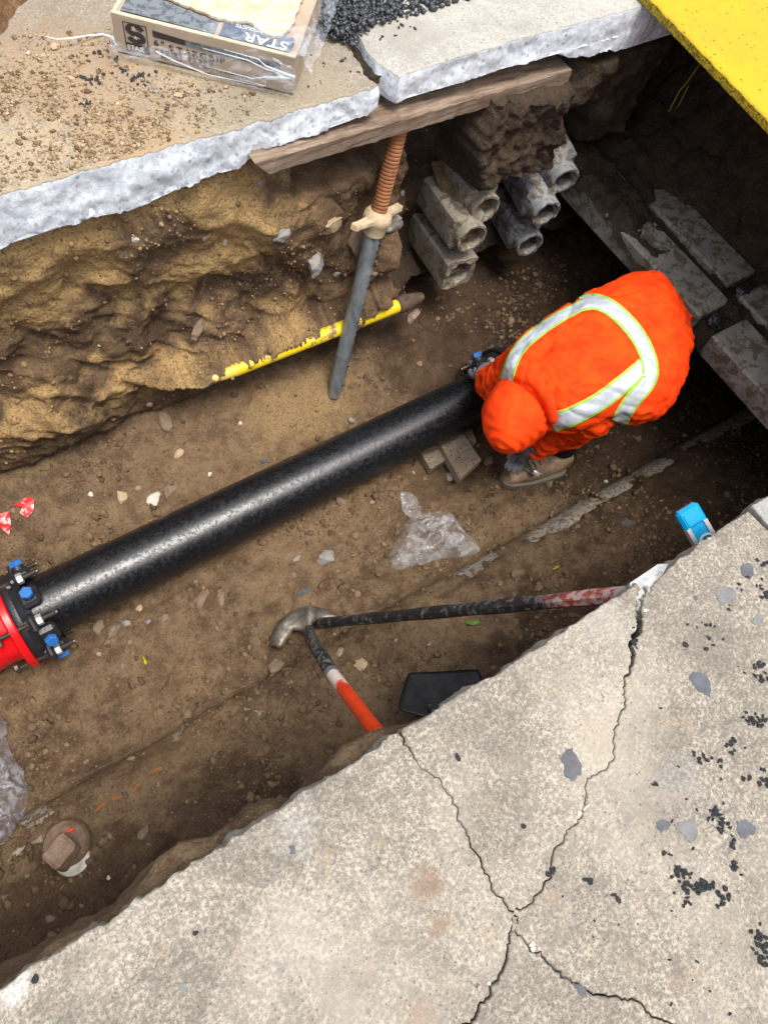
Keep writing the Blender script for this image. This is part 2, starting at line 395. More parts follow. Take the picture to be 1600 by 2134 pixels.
wet_shade = np.maximum(ss(1.38, 1.85, GX + .35*(GY-.8) + nz_), np.maximum((1-ss(.26, .42, GY + .12*GX + nz_))*(1-ss(.15, .55, GX+nz_))*.65, (1-ss(.22, .38, GY+nz_))*ss(.7, 1.1, GX)*.8))  # shade painted into floor colour round the worker; lower-left wet soil; near-edge strip darker
a = me.attributes.new('wet_painted_shade', 'FLOAT', 'POINT'); a.data.foreach_set('value', wet_shade.astype(np.float32).ravel())
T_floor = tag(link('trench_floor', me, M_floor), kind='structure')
GPa, GPb = Py(428, 795, 1.52), Py(832, 636, 1.52)          # ends of the yellow gas pipe
# far wall -------------------------------------------------------------------------
def wall_y(X, Z):
    n1 = 1.35*fbm(X, Z, 0, 2.6, 3, 51); n2 = fbm(X, Z, 7, 6, 4, 52, .5)
    Xp = X + .03*fbm(X, Z, 1, 8, 3, 61); Zp = Z + .03*fbm(X, Z, 2, 8, 3, 62)
    y = 1.655 + .05*n1*ss(-.02, -.35, Z) + .012*n2
    lf = 1-ss(.75, 1.1, X)
    y = y - .02*lf*ss(-.75, -.95, Z) + .12*ss(-1.07, -1.15, Z+.07*fbm(X, 0*X, 0, 3, 2, 77))*1.
    y = y + .012*lf*(1-ss(-.5, -.15, Z))*np.abs(fbm(X+Z*.6, Z, 3, 7, 3, 71))*3 - .03*lf
    y = y + .25*boxm(Xp, Zp, .98, 1.52, -.31, -.10, .02)
    mid_ = boxm(Xp, Zp, .84, 1.44, -1.0, -.30, .06); wb, vb = worley(X, Z, 0., 6.5, 3); y = y - mid_*(.035 + .075*(.75-wb)*(.3+vb)) + .03*mid_*fbm(X, Z, 4, 5, 4, 29)
    # recess round the ducts, then the hanging blocks
    rec = boxm(Xp, Zp, 1.42, 2.62, -.96, .1, .03); y = y + .11*rec
    rec2 = boxm(Xp, Zp, 1.55, 3.4, -1.4, -1.0, .03); y = y + .22*rec2
    y = y + .16*ss(2.5, 2.62, X)
    s_ = np.interp(X, [GPa.x, GPb.x], [GPa.z, GPb.z]) + .020 + .048*fbm(X, 0*X, 3, 4.5, 6, 8, .72) - .012*np.exp(-((X-1.10)/.16)**2); m_ = ss(GPa.x-.30, GPa.x+.02, X)*(1-ss(GPb.x-.06, GPb.x, X))*ss(-1.33, -1.27, Z)
    bul = m_*np.exp(-(np.maximum(Z-s_, 0)/.055)**2)*ss(s_-.004, s_+.006, Z); y = y*(1-bul) + bul*(1.4985 + .28*np.maximum(Z-s_, 0) + .006*n2)
    low = m_*(1-ss(s_-.006, s_+.004, Z)); y = y*(1-low) + low*np.maximum(y, 1.62)
    b1 = boxm(Xp, Zp + .12*(Xp-1.8), 1.64, 2.06, -.50, -.17, .018); y = y*(1-b1) + b1*(1.555 + .04*n2 + .015*fbm(X, Z, 2, 25, 4, 19))
    b2 = boxm(Xp, Zp, 2.02, 2.28, -.36, -.16, .02); y = y*(1-b2) + b2*(1.635 + .04*n2)
    b3 = boxm(Xp, Zp, 2.27, 2.52, -.58, -.16, .02)*(1-b1); y = y*(1-b3) + b3*(1.64 + .04*n2)
    w, v = worley(X, Z, 0., 11, 6); w2, v2 = worley(X, Z, 0., 30, 7); w3, v3 = worley(X, Z, 0., 75, 8)
    mk = np.clip(.5+1.2*fbm(X, Z, 5, 1.7, 2, 81) + .05*lf*ss(-.5, -.8, Z), .12, 1.)
    y = y - mk*(.020*(.8-w)*v + .004*(.8-w2)*v2 + .003*(.8-w3)*v3) - .003*fbm(X, Z, 0, 24, 4, 91) - .030*fbm(X*.8+Z*.5, Z-X*.35, 3, 2.6, 3, 92)*np.clip(mk, .3, 1) - .006 - .006*fbm(X*1., Z*1., 9, 8, 4, 94, .55)*np.clip(mk, .2, 1)
    y = y + .0
    return np.where(Z > -.15, np.maximum(y, 1.64), y)
wx = np.arange(-1.3, 3.5, .0062); wz = np.arange(-1.42, -.02, .0062)
WX, WZ = np.meshgrid(wx, wz, indexing='ij'); WY = wall_y(WX, WZ)
me = grid_mesh('trench_wall', np.stack([WX, WY, WZ], -1)[:, ::-1])
XX = WX[:, ::-1]; ZZ = WZ[:, ::-1]
clay = (.40 + .55*fbm(XX, ZZ, 0, 2.6, 4, 201, .6) + .35*ss(-.6, -.3, ZZ))*(1-ss(.85, 1.25, XX))*ss(-1.20, -.95, ZZ) + .3*(1-ss(.9, 1.2, XX))*ss(-1.1, -.8, ZZ) + .35*boxm(XX, ZZ, .9, 1.45, -1.0, -.4, .12) + .5*boxm(XX, ZZ, .6, .85, -.6, -.2, .06)
clay = clay - .9*np.exp(-((XX-.62)/.13)**2-((ZZ+.32)/.14)**2) - .4*np.exp(-((XX-.1)/.12)**2-((ZZ+.25)/.1)**2)
a = me.attributes.new('clay', 'FLOAT', 'POINT'); a.data.foreach_set('value', clay.astype(np.float32).ravel())
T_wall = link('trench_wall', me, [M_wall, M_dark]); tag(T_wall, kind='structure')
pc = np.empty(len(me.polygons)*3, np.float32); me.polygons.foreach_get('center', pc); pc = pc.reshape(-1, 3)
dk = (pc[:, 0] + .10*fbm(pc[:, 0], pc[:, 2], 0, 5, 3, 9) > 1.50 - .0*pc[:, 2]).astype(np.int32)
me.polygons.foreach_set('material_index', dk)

# end wall below the plate
ey = np.arange(-.4, 2.3, .009); ez = np.arange(-1.45, -.02, .009)
EY, EZ = np.meshgrid(ey, ez, indexing='ij')
EX = 2.74 + .30*ss(-.72, -.1, EZ) + .45*(1-ss(-.86, -.80, EZ)) + .06*fbm(EY, EZ, 0, 2.5, 4, 13) + .02*fbm(EY, EZ, 0, 12, 4, 14)
w, v = worley(EY, EZ, 0., 9, 16); EX = EX - .07*(.8-w)*v
me = grid_mesh('trench_end_wall', np.stack([EX, EY, EZ], -1))
a = me.attributes.new('clay', 'FLOAT', 'POINT'); a.data.foreach_set('value', np.full(EX.size, .35, np.float32))
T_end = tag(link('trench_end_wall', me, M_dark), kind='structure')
# near wall (mostly hidden under the near slab) and left end
ny = np.arange(-1.3, 3.5, .012); nz = np.arange(-1.45, -.0, .012)
NX, NZ = np.meshgrid(ny, nz, indexing='ij')
NY = .045 + .12*ss(-.6, -1.1, NZ) + .03*fbm(NX, NZ, 0, 4, 4, 15) - .10*ss(-1.0, -.2, NZ)*ss(.55, .9, NX) + .105*(1-ss(.25, .55, NX))*ss(-.60, -.40, NZ)*(.8+.3*fbm(NX, 0*NX, 0, 5, 4, 25))
NY = np.where(NZ > -.10, NY - (NY-.055)*ss(-.085, -.012, NZ)*(NX < 1.1), NY)
me = grid_mesh('trench_near_wall', np.stack([NX, NY, NZ], -1)); a = me.attributes.new('clay', 'FLOAT', 'POINT')
T_nw = tag(link('trench_near_wall', me, M_floor), kind='structure')
ly = np.arange(-.4, 2.3, .015)
LY, LZ = np.meshgrid(ly, nz, indexing='ij'); LX = -1.2 + .05*fbm(LY, LZ, 0, 3, 4, 17)
me = grid_mesh('trench_left_wall', np.stack([LX, LY, LZ], -1)[:, ::-1]); a = me.attributes.new('clay', 'FLOAT', 'POINT')
tag(link('trench_left_wall', me, M_wall), kind='structure')

TERR = [T_floor, T_wall, T_end, T_nw]
bpy.context.view_layer.update()
def hit(px, py, objs=None):
    o = Vector((0, 0, HC)); d = Vector(ray(px, py)).normalized(); best = None
    for ob in (objs or TERR):
        ok, loc, nor, _ = ob.ray_cast(o, d)
        if ok and (best is None or (loc-o).length < (best[0]-o).length): best = (loc, nor)
    return best

# ------------------------------------------------------------ SETTING: pavement slabs
def jag(pts, step=.012, amp=.004, seed=0, cl=False):
    """resample a polyline and roughen it"""
    pts = [Vector((p[0], p[1])) for p in pts]; out = []
    r = np.random.default_rng(seed)
    for i in range(len(pts)-1):
        a, b = pts[i], pts[i+1]; n = max(1, int((b-a).length/step)); t = (b-a).normalized() if (b-a).length > 0 else Vector((1, 0)); nn = Vector((-t.y, t.x))
        for k in range(n):
            q = a.lerp(b, k/n); e = float(fbm(np.array([q.x]), np.array([q.y]), seed*1.7, 18, 4, seed, .65)[0])
            out.append(q + nn*(amp*e*1.6 + float(r.normal())*min(amp, .0045)*.28)*(0 if (k == 0 and i == 0) else 1))
    out.append(pts[-1]); return out
def slab(name, outline, T, mats, rough=None, rows=10, seed=0, parent=None):
    """outline CCW list of 2D points; T(x,y)->thickness; mats=[top, side]; rough(x,y)-> side roughness"""
    if sum(a.x*b.y-b.x*a.y for a, b in zip(outline, outline[1:]+outline[:1])) < 0: outline = outline[::-1]
    n = len(outline); nor = []
    for i in range(n):
        t = (outline[(i+1) % n]-outline[i-1]); t = t.normalized() if t.length > 1e-6 else Vector((1, 0)); nor.append(Vector((t.y, -t.x)))
    O = np.array([tuple(p) for p in outline]); Nn = np.array([tuple(p) for p in nor])
    Tt = np.array([T(p.x, p.y) for p in outline]); R = np.array([rough(p.x, p.y) if rough else .004 for p in outline])
    V = []
    V.append(np.c_[O-Nn*.0035, np.zeros(n)]); V.append(np.c_[O-Nn*.001, np.full(n, -.0012)])
    for k in range(rows+1):
        f = k/rows; z = -.004 - (Tt-.004)*f
        d = R*(fbm(O[:, 0], O[:, 1], z, 9, 5, seed+3, .6)*1.2) * min(1, f*3) + R*.4*f
        V.append(np.c_[O+Nn*d[:, None]*np.ones((1, 2)) - Nn*0, z])
    V = np.concatenate(V); fs = []; L = rows+3
    top = tessellate_polygon([[Vector((*p, 0)) for p in V[:n, :2]]])
    for t in top: fs.append(tuple(t))
    nt = len(fs)
    for r in range(L-1):
        for i in range(n):
            j = (i+1) % n; fs.append((r*n+i, (r+1)*n+i, (r+1)*n+j, r*n+j))
    b = (L-1)*n
    for t in top: fs.append((b+t[2], b+t[1], b+t[0]))
    me = bpy.data.meshes.new(name); me.from_pydata([tuple(v) for v in V], [], fs); me.update()
    # make top triangles face up
    if me.polygons[0].normal.z < 0: me.flip_normals()
    o = link(name, me, mats, parent, True)
    mi = [0]*nt + [0]*(2*n) + [1]*((L-3)*n) + [1]*len(top)
    me.polygons.foreach_set('material_index', mi)
    me.set_sharp_from_angle(angle=math.radians(50))
    return o
V2 = lambda *a: Vector(a)
def pz2(px, py): p = Pz(px, py); return V2(p.x, p.y)
def crack(pxs, widths, seed):
    c = jag([pz2(*p) for p in pxs], .0045, .0065, seed); n = len(c)
    cum = [0]
    for i in range(1, n): cum.append(cum[-1]+(c[i]-c[i-1]).length)
    key = [0]
    pp = [pz2(*p) for p in pxs]
    for i in range(1, len(pp)): key.append(key[-1]+(pp[i]-pp[i-1]).length)
    key = [k*cum[-1]/key[-1] for k in key]
    w = np.interp(cum, key, widths)*.62; A = []; B = []
    for i in range(n):
        t = (c[min(i+1, n-1)]-c[max(i-1, 0)]).normalized(); nn = V2(-t.y, t.x)
        e = .35*float(fbm(np.array([c[i].x]), np.array([c[i].y]), seed+.5, 60, 3, seed)[0])
        A.append(c[i]+nn*w[i]*(.5+e)); B.append(c[i]-nn*w[i]*(.5-e*.3))
    return A, B           # A: left of travel, B: right of travel
J = (1075, 1910)
c1 = crack([(838, 1533), (866, 1590), (930, 1652), (952, 1705), (975, 1740), (1005, 1800), (1040, 1870), J], [.006, .002, .0022, .003, .003, .003, .003, .003], 1)
c2 = crack([(1338, 1222), (1322, 1330), (1305, 1420), (1292, 1500), (1268, 1575), (1222, 1640), (1216, 1690), (1165, 1760), (1140, 1830), (1112, 1885), J],
           [.020, .016, .005, .003, .0018, .0016, .0022, .003, .003, .003, .003], 2)
c3 = crack([J, (1072, 1955), (1045, 2030), (1010, 2090), (960, 2160), (900, 2400)], [.003, .004, .006, .005, .005, .005], 3)
c4 = crack([J, (1078, 1950), (1110, 1975), (1170, 2035), (1250, 2075), (1330, 2100), (1400, 2145), (1700, 2350)], [.0015, .003, .0035, .0045, .004, .004, .004, .004], 4)
edgeY = lambda x: .090 + .004*math.sin(x*5)
pL = pz2(0, 2040)
nearT = lambda x, y: .125
rgh = lambda x, y: .012
e0 = pz2(838, 1533); e2 = pz2(1338, 1222)
left_edge = jag([V2(-2.6, .085), V2(-.6, .088), V2(e0.x-.004, .094)], .008, .0035, 11)
mid_edge = jag([V2(e0.x+.004, .094), V2(.5, .094), V2(.7, .088), pz2(1325, 1213)], .008, .003, 12)
right_edge = jag([pz2(1352, 1236), pz2(1362, 1216), pz2(1395, 1180), V2(1.06, .089), V2(1.245, .095)], .008, .003, 13)
P_left = slab('pavement', left_edge + c1[0 if False else 1][0:] + c3[1][1:] + [V2(.1, -2.6), V2(-2.6, -2.6)], nearT, [M_near, M_brkn], rgh, seed=1)
P_mid = slab('pavement', mid_edge + c2[0 if False else 1] + list(reversed(c1[0])), nearT, [M_near, M_brkn], rgh, seed=2)
P_right = slab('pavement', right_edge + [V2(1.252, .03), V2(1.25, -2.6)] + [V2(.62+.6, -2.6)] + list(reversed(c4[0])) + list(reversed(c2[0]))[1:], nearT, [M_near, M_brkn], rgh, seed=3)
P_bot = slab('pavement', c4[1] + [V2(1.2, -2.6), V2(.12, -2.6)] + list(reversed(c3[0])), nearT, [M_near, M_brkn], rgh, seed=4)
M_near2 = concrete('clean_concrete', (.52, .51, .48), (.42, .41, .38), (.3, .29, .27), [], 180)
P_far_right = slab('pavement', jag([V2(1.262, .10), V2(1.8, .10), V2(4.4, .09)], .02, .003, 14) + [V2(4.4, -2.6), V2(1.262, -2.6)], nearT, [M_near2, M_brkn], rgh, seed=5)
for p in (P_left, P_mid, P_right, P_bot, P_far_right): tag(p, kind='structure')
# freshly spalled corner between the cracked pieces
mb = MB(); A = [pz2(1338, 1226), pz2(1358, 1218), pz2(1394, 1182), V2(.985, .095), V2(.9, .085)]
sp = [Vector((pz2(1336, 1222).x-.01, .100, -.012)), Vector((.985, .102, -.014)), Vector((pz2(1396, 1178).x, .090, -.002)), Vector((*pz2(1360, 1232), -.004)), Vector((*pz2(1345, 1290), -.012)), Vector((pz2(1330, 1262).x, pz2(1330, 1262).y, -.018))]
mb.add(sp + [v-Vector((0, 0, .10)) for v in sp], [(5, 4, 3, 2, 1, 0), (0, 1, 7, 6), (1, 2, 8, 7), (2, 3, 9, 8), (3, 4, 10, 9), (4, 5, 11, 10), (5, 0, 6, 11)])
M_spl = broken('spalled_concrete', (.52, .52, .50), (.36, .37, .37), (.16, .17, .18)); sp_o = mb.build('spalled_corner', M_spl); sp_o.parent = P_right

def farT1(x, y):
    if y > 1.7: return .12
    b = np.interp(x, [-2, .14, .26, .40, .51, .62, .72, .78, .84, 1.18, 1.25], [.13, .141, .128, .150, .146, .138, .118, .120, .086, .082, .055])
    return float(b + .010*fbm(np.array([x]), np.array([0.]), 0, 9, 4, 33, .6)[0]*(1 if x < .84 else .15))
def farT2(x, y):
    if y > 1.7: return .12
    b = np.interp(x, [1.2, 1.3, 1.35, 1.6, 1.93, 1.99, 2.1, 2.2, 2.45], [.07, .083, .084, .084, .086, .117, .13, .143, .115])
    return float(b + .009*fbm(np.array([x]), np.array([0.]), 0, 9, 4, 34, .6)[0]*(1 if x > 1.95 else .15))
frg = lambda x, y: .009 if y < 1.7 else .003
f1 = jag([V2(-3, 1.60), V2(.18, 1.599), V2(.47, 1.597), V2(.78, 1.590), V2(1.0, 1.592), V2(1.205, 1.595)], .007, .0045, 21)
jr = jag([V2(1.205, 1.595), V2(1.222, 1.60), V2(1.215, 1.66), V2(1.235, 1.78), V2(1.255, 1.91), V2(1.26, 2.1), V2(1.27, 6)], .01, .005, 22)
P_f1 = slab('pavement', f1 + jr[1:] + [V2(-3, 6)], farT1, [M_far, M_brk], frg, 12, 6)
f2 = jag([V2(1.300, 1.605), V2(1.33, 1.612), V2(1.75, 1.622), V2(2.2, 1.612), V2(2.55, 1.60), V2(4.6, 1.60)], .007, .003, 23)
jl = jag([V2(1.30, 6), V2(1.30, 2.1), V2(1.29, 1.91), V2(1.275, 1.78), V2(1.272, 1.68), V2(1.300, 1.605)], .01, .005, 24)
P_f2 = slab('pavement', jl[:-1] + f2 + [V2(4.6, 6)], farT2, [M_far2, M_brk], lambda x, y: .007 if y < 1.7 else .003, 12, 7)
for p in (P_f1, P_f2): tag(p, kind='structure')
# street all round, out to the horizon
mb = MB(); z = -.012
for (x0, x1, y0, y1) in ((-60, 60, 6.03, 60), (-60, 60, -60, -2.63), (-60, -3.03, -2.63, 6.03), (4.63, 60, -2.63, 6.03)):
    mb.add([(x0, y0, z), (x1, y0, z), (x1, y1, z), (x0, y1, z)], [(0, 1, 2, 3)])
for (x0, x1, y0, y1) in ((-3.03, -2.6, -2.63, .09), (-3.03, -1.25, .09, 1.6), (4.4, 4.63, -2.63, .09), (3.3, 4.63, .09, 1.6)):
    mb.add([(x0, y0, z-.11), (x1, y0, z-.11), (x1, y1, z-.11), (x0, y1, z-.11)], [(0, 1, 2, 3)])
tag(mb.build('road', plain('asphalt', (.07, .07, .07), .9, var=.4, sc=200)), kind='structure')
mb = MB(); mb.add([(-3, -2.6, -.15), (4.6, -2.6, -.15), (4.6, -.12, -.15), (-3, -.12, -.15)], [(0, 1, 2, 3)])
mb.add([(-3, 1.95, -.155), (4.6, 1.95, -.155), (4.6, 6, -.155), (-3, 6, -.155)], [(0, 1, 2, 3)])
mb.add([(1.19, 1.66, -.03), (1.32, 1.66, -.03), (1.34, 6, -.016), (1.2, 6, -.016)], [(0, 1, 2, 3)])
tag(mb.build('subgrade', M_dark), kind='structure')
# ------------------------------------------------------------ lumps (stones, crumbs)
_t = (1+5**.5)/2
ICO_V = np.array([(-1, _t, 0), (1, _t, 0), (-1, -_t, 0), (1, -_t, 0), (0, -1, _t), (0, 1, _t), (0, -1, -_t), (0, 1, -_t), (_t, 0, -1), (_t, 0, 1), (-_t, 0, -1), (-_t, 0, 1)])/math.hypot(1, _t)
ICO_F = np.array([(0, 11, 5), (0, 5, 1), (0, 1, 7), (0, 7, 10), (0, 10, 11), (1, 5, 9), (5, 11, 4), (11, 10, 2), (10, 7, 6), (7, 1, 8), (3, 9, 4), (3, 4, 2), (3, 2, 6), (3, 6, 8), (3, 8, 9), (4, 9, 5), (2, 4, 11), (6, 2, 10), (8, 6, 7), (9, 8, 1)])
def lumps(name, P, R, mat, flat=.75, jit=.35, smooth=False, seed=0, scl=None):
    """many small angular lumps merged in one mesh; P (n,3), R (n,)"""
    r = np.random.default_rng(seed); n = len(P)
    ax = r.normal(size=(n, 3, 3)); q, _ = np.linalg.qr(ax)
    v = ICO_V[None] * (1 + jit*r.normal(size=(n, 12, 1)).clip(-1, 1)*.6) * r.uniform(.6, 1.25, (n, 1, 3))
    v = np.einsum('nij,nkj->nki', q, v); v[:, :, 2] *= flat
    V = (v*R[:, None, None] + P[:, None, :]).reshape(-1, 3)
    F = (ICO_F[None] + (np.arange(n)*12)[:, None, None]).reshape(-1, 3)
    return link(name, mesh_np(name, V, F), mat, None, smooth)
def ground_area(n, x0, x1, y0, y1, seed, pred=None):
    r = np.random.default_rng(seed); x = r.uniform(x0, x1, n); y = r.uniform(y0, y1, n)
    if pred is not None: k = pred(x, y, r); x, y = x[k], y[k]
    return np.stack([x, y, ground_z(x, y)], 1)
dens = lambda x, y, r: r.uniform(0, 1, len(x)) < np.clip(.35 + 1.3*fbm(x, y, 0, 2.5, 3, 41), .06, 1)*(1-.75*np.exp(-((x-.15)/.4)**2-((y-.85)/.22)**2))
P = ground_area(26000, -1.1, 2.75, .10, 1.62, 1, dens); R = RNG.lognormal(math.log(.0042), .55, len(P)).clip(.0015, .016)
dn2 = lambda x, y, r: r.uniform(0, 1, len(x)) < np.clip(-.12 + 1.6*fbm(x, y, 0, 3.2, 3, 45), .01, 1)
P2 = ground_area(8000, -1.1, 2.3, .10, 1.60, 21, dn2); R2 = RNG.lognormal(math.log(.0085), .4, len(P2)).clip(.004, .019); P = np.concatenate([P, P2]); R = np.concatenate([R, R2])
tag(lumps('soil_crumbs', P, R, M_crumb, .7, seed=1, jit=.55), kind='stuff')
M_wcr = crumbmat('clay_crumbs', (.16, .10, .055), (.28, .18, .095), (.42, .28, .14))
xs = RNG.uniform(-1.2, 1.6, 9000); zs = RNG.uniform(-1.12, -.15, 9000)
k = RNG.uniform(0, 1, 9000) < np.clip(.3+fbm(xs, zs, 5, 2.2, 2, 81), .1, 1); xs, zs = xs[k], zs[k]
P = np.stack([xs, wall_y(xs, zs), zs], 1); tag(lumps('wall_crumbs', P, RNG.lognormal(math.log(.0028), .6, len(P)).clip(.0012, .012), M_wcr, .9, seed=2), kind='stuff')

def stone_mesh(name, r, seed, sub=3, flat=.6, ang=.5, freq=1.6):
    me = bpy.data.meshes.new(name); import bmesh
    bm = bmesh.new(); bmesh.ops.create_icosphere(bm, subdivisions=sub, radius=1); bm.to_mesh(me); bm.free()
    v = np.empty(len(me.vertices)*3, np.float32); me.vertices.foreach_get('co', v); v = v.reshape(-1, 3).astype(float)
    rr = np.random.default_rng(seed); pl = rr.normal(size=(14, 3)); pl /= np.linalg.norm(pl, axis=1)[:, None]
    for q in pl:                       # knock flat facets off
        d = v@q; cut = rr.uniform(.50, .80); ex = np.maximum(d-cut, 0); v -= ex[:, None]*q*ang*1.8
    v *= (1 + .17*fbm(v[:, 0], v[:, 1], v[:, 2], freq, 4, seed))[:, None]
    v[:, 2] *= flat; me.vertices.foreach_set('co', (v*r).astype(np.float32).ravel()); me.update(); return me
def stonemat(name, a, b, dirt=.3):
    m = N(name, .75, .35); n = m.noise(25, 6, .7); f = m.noise(180, 4, .7)
    c = m.mix(m.ramp(n, [(.35, 0.), (.65, 1.)]), a, b); c = m.mix(m.math('MULTIPLY', m.ramp(m.noise(40, 4), [(.45, 0.), (.6, 1.)]), dirt), c, (.14, .09, .05))
    m.color(c); m.bump(n, .004); m.bump(f, .0012); return m.m
ST = {'brown': stonemat('brown_stone', (.17, .115, .075), (.26, .19, .13), .5), 'grey': stonemat('grey_stone', (.2, .2, .19), (.36, .35, .32), .5),
      'white': stonemat('white_stone', (.5, .46, .38), (.72, .68, .6), .35), 'tan': stonemat('tan_stone', (.38, .27, .15), (.55, .42, .27), .3),
      'dark': stonemat('dark_stone', (.07, .07, .07), (.14, .14, .15), .4), 'pink': stonemat('pinkish_stone', (.3, .2, .16), (.42, .3, .25), .5)}
def stone(px, py, wpx, hpx, kind, label, seed, rot=0, flat=.5, sink=.3, objs=None, group=None, cat='stone'):
    h = hit(px, py, objs)
    if not h: return
    p, nor = h; r = wpx*depth_of(p)/FOC/2; me = stone_mesh('stone', r, seed, 4, flat, .56, 2.6)
    me.transform(Matrix.Diagonal((1, hpx/wpx, 1, 1))); me.transform(Matrix.Rotation(rot, 4, 'Z'))
    Q = nor.to_track_quat('Z', 'Y').to_matrix().to_4x4(); me.transform(Q)
    o = link('stone', me, ST[kind]); o.location = p + nor*r*flat*(.5-sink); tag(o, label, cat, group)
for i, a in enumerate([
 (253, 1035, 26, 34, 'tan', 'small tan stone on the bank above the black pipe, left of the larger white stone'),
 (322, 1040, 44, 34, 'white', 'rough whitish stone on the soil bank above the black pipe'),
 (290, 1018, 18, 14, 'pink', 'small pinkish stone just above the gap between the tan and the whitish stone'),
 (188, 1030, 12, 14, 'white', 'tiny pale pebble on the bank left of the tan stone'),
 (355, 1022, 26, 34, 'brown', 'brown stone at the right side of the rough whitish stone'),
 (372, 945, 26, 18, 'tan', 'flat tan lump of stone on the bank above the whitish stone'),
 (437, 988, 12, 10, 'white', 'tiny white pebble on the bank between whitish stone and pipe'),
 (418, 1250, 56, 42, 'brown', 'large rounded brown stone lying just below the black pipe'),
 (459, 1246, 26, 40, 'brown', 'narrow brown stone touching the right side of the large rounded one'),
 (240, 1315, 54, 30, 'brown', 'flat angular brown rock below the pipe near the bolted joint'),
 (205, 1308, 28, 36, 'brown', 'upright brown rock squeezed against the flat angular rock'),
 (263, 1300, 20, 18, 'grey', 'small grey stone at the right tip of the flat angular rock'),
 (292, 1268, 18, 18, 'tan', 'small rough tan stone under the edge of the black pipe'),
 (310, 1295, 15, 14, 'grey', 'small greyish stone right of the flat angular rock'),
 (345, 1287, 26, 20, 'brown', 'rounded brown stone on the floor between the pipe edge and the two joined stones'),
 (208, 1363, 12, 16, 'pink', 'thin pinkish chip of stone below the flat angular rock'),
 (256, 1388, 20, 12, 'brown', 'small dark brown clod beside the yellow scrap'),
 (681, 1165, 50, 40, 'grey', 'greenish grey angular stone lying on the floor above the shovel blade'),
 (634, 1235, 22, 40, 'dark', 'narrow dark slate stone standing above the shovel blade'),
 (608, 1200, 30, 16, 'brown', 'small flat brown stone up and left of the dark slate stone'),
 (752, 1384, 32, 32, 'tan', 'round tan cobble beside the orange shovel handle'),
 (571, 1388, 34, 46, 'brown', 'brown stone left of the dark shovel socket'),
 (597, 1397, 15, 15, 'brown', 'little brown stone touching the stone left of the shovel socket'),
 (707, 1362, 26, 30, 'pink', 'whitish pink stone chip between the shovel socket and the round cobble'),
 (825, 1334, 11, 11, 'tan', 'tiny yellow pebble under the long dark bar'),
 (697, 1321, 7, 7, 'white', 'tiny white pebble right of the shovel socket below the bar'),
 (894, 1343, 13, 12, 'grey', 'small grey pebble under the bar left of the green leaf'),
 (1017, 962, 22, 30, 'brown', 'smooth brown stone between the wood blocks and the boot'),
 (1145, 1008, 22, 14, 'brown', 'flat brown pebble below the boot of the crouching worker'),
 (776, 1047, 12, 12, 'grey', 'tiny bluish stone chip on the floor left of the small crumpled film'),
 (712, 1048, 44, 30, 'brown', 'low brown clod just under the pipe left of the bluish chip'),
 (620, 1163, 22, 12, 'grey', 'small pale grey stone left of the greenish grey angular stone'),
 (555, 960, 10, 34, 'dark', 'dark upright splinter of stone just above the middle of the pipe'),
 (501, 882, 12, 12, 'white', 'tiny white pebble on the bank left of the prop tip'),
 (732, 876, 18, 16, 'grey', 'pale bluish grey stone chip between the prop tip and the pipe'),
 (226, 1830, 9, 12, 'white', 'tiny white pebble right of the capped pipe stub'),
 (300, 1735, 22, 40, 'brown', 'upright brown pebble in the soil right of the capped pipe stub'),
 (105, 1915, 18, 26, 'brown', 'brown pebble near the pavement edge below the capped stub'),
 (1308, 1093, 40, 16, 'dark', 'flat dark stone in the dark soil left of the blue spirit level'),
 (1262, 1003, 12, 10, 'white', 'small pale pebble on top of the buried old pipe'),
 (936, 995, 22, 20, 'white', 'pale bluish rock chip below the wood blocks'),
 (885, 999, 13, 12, 'pink', 'small pinkish stone left of the pale rock chip'),
 (862, 985, 8, 8, 'white', 'tiny white pebble beside the tail of the small film scrap'),
 (1040, 1215, 22, 18, 'brown', 'brown clod on the old pipe above the long bar'),
 (1075, 1195, 34, 24, 'brown', 'larger brown clod on the old pipe above the middle of the bar'),
 (1120, 1225, 24, 18, 'brown', 'brown clod above the red end of the bar'),
 (910, 1175, 26, 22, 'brown', 'brown clod under the lower edge of the clear bag')]):
    stone(*a[:5], a[5], 100+i, rot=i*1.3)
for i, a in enumerate([
 (692, 470, 62, 54, 'tan', 'rounded sandy boulder stuck in the trench wall left of the prop'),
 (748, 505, 105, 72, 'brown', 'large brown boulder bulging from the wall behind the prop'),
 (655, 545, 72, 56, 'grey', 'broken grey rock in the wall under the two boulders'),
 (587, 492, 46, 26, 'grey', 'flat grey stone sliver sticking out of the clay wall'),
 (800, 462, 95, 52, 'grey', 'jagged grey rock in the wall behind the prop nut'),
 (748, 625, 22, 26, 'grey', 'grey pebble in the wall between boulder and yellow pipe'),
 (700, 572, 24, 20, 'grey', 'cluster stone, light grey, in the wall left of the prop tube'),
 (838, 402, 15, 17, 'white', 'round white pebble in the wall right of the threaded rod'),
 (541, 384, 17, 17, 'grey', 'light grey pebble in the wall under the timber end'),
 (281, 498, 16, 20, 'white', 'white pebble in the groove of the yellow clay wall'),
 (430, 495, 30, 22, 'brown', 'brown stone set in the clay wall right of the white pebble'),
 (470, 503, 10, 22, 'white', 'thin white stone flake in the wall beside the brown stone'),
 (345, 885, 60, 34, 'brown', 'rounded clay clod overhanging the base of the wall'),
 (415, 682, 62, 30, 'brown', 'big rounded brown stone low in the clay wall'),
 (207, 720, 8, 8, 'white', 'tiny white pebble in the middle of the clay wall'),
 (770, 575, 50, 70, 'brown', 'long brown rock beside the lower half of the boulder'),
 (860, 660, 40, 26, 'pink', 'knobbly pinkish root stump at the end of the yellow pipe')]):
    stone(*a[:5], a[5], 200+i, rot=i*.9, flat=.55, sink=.45)

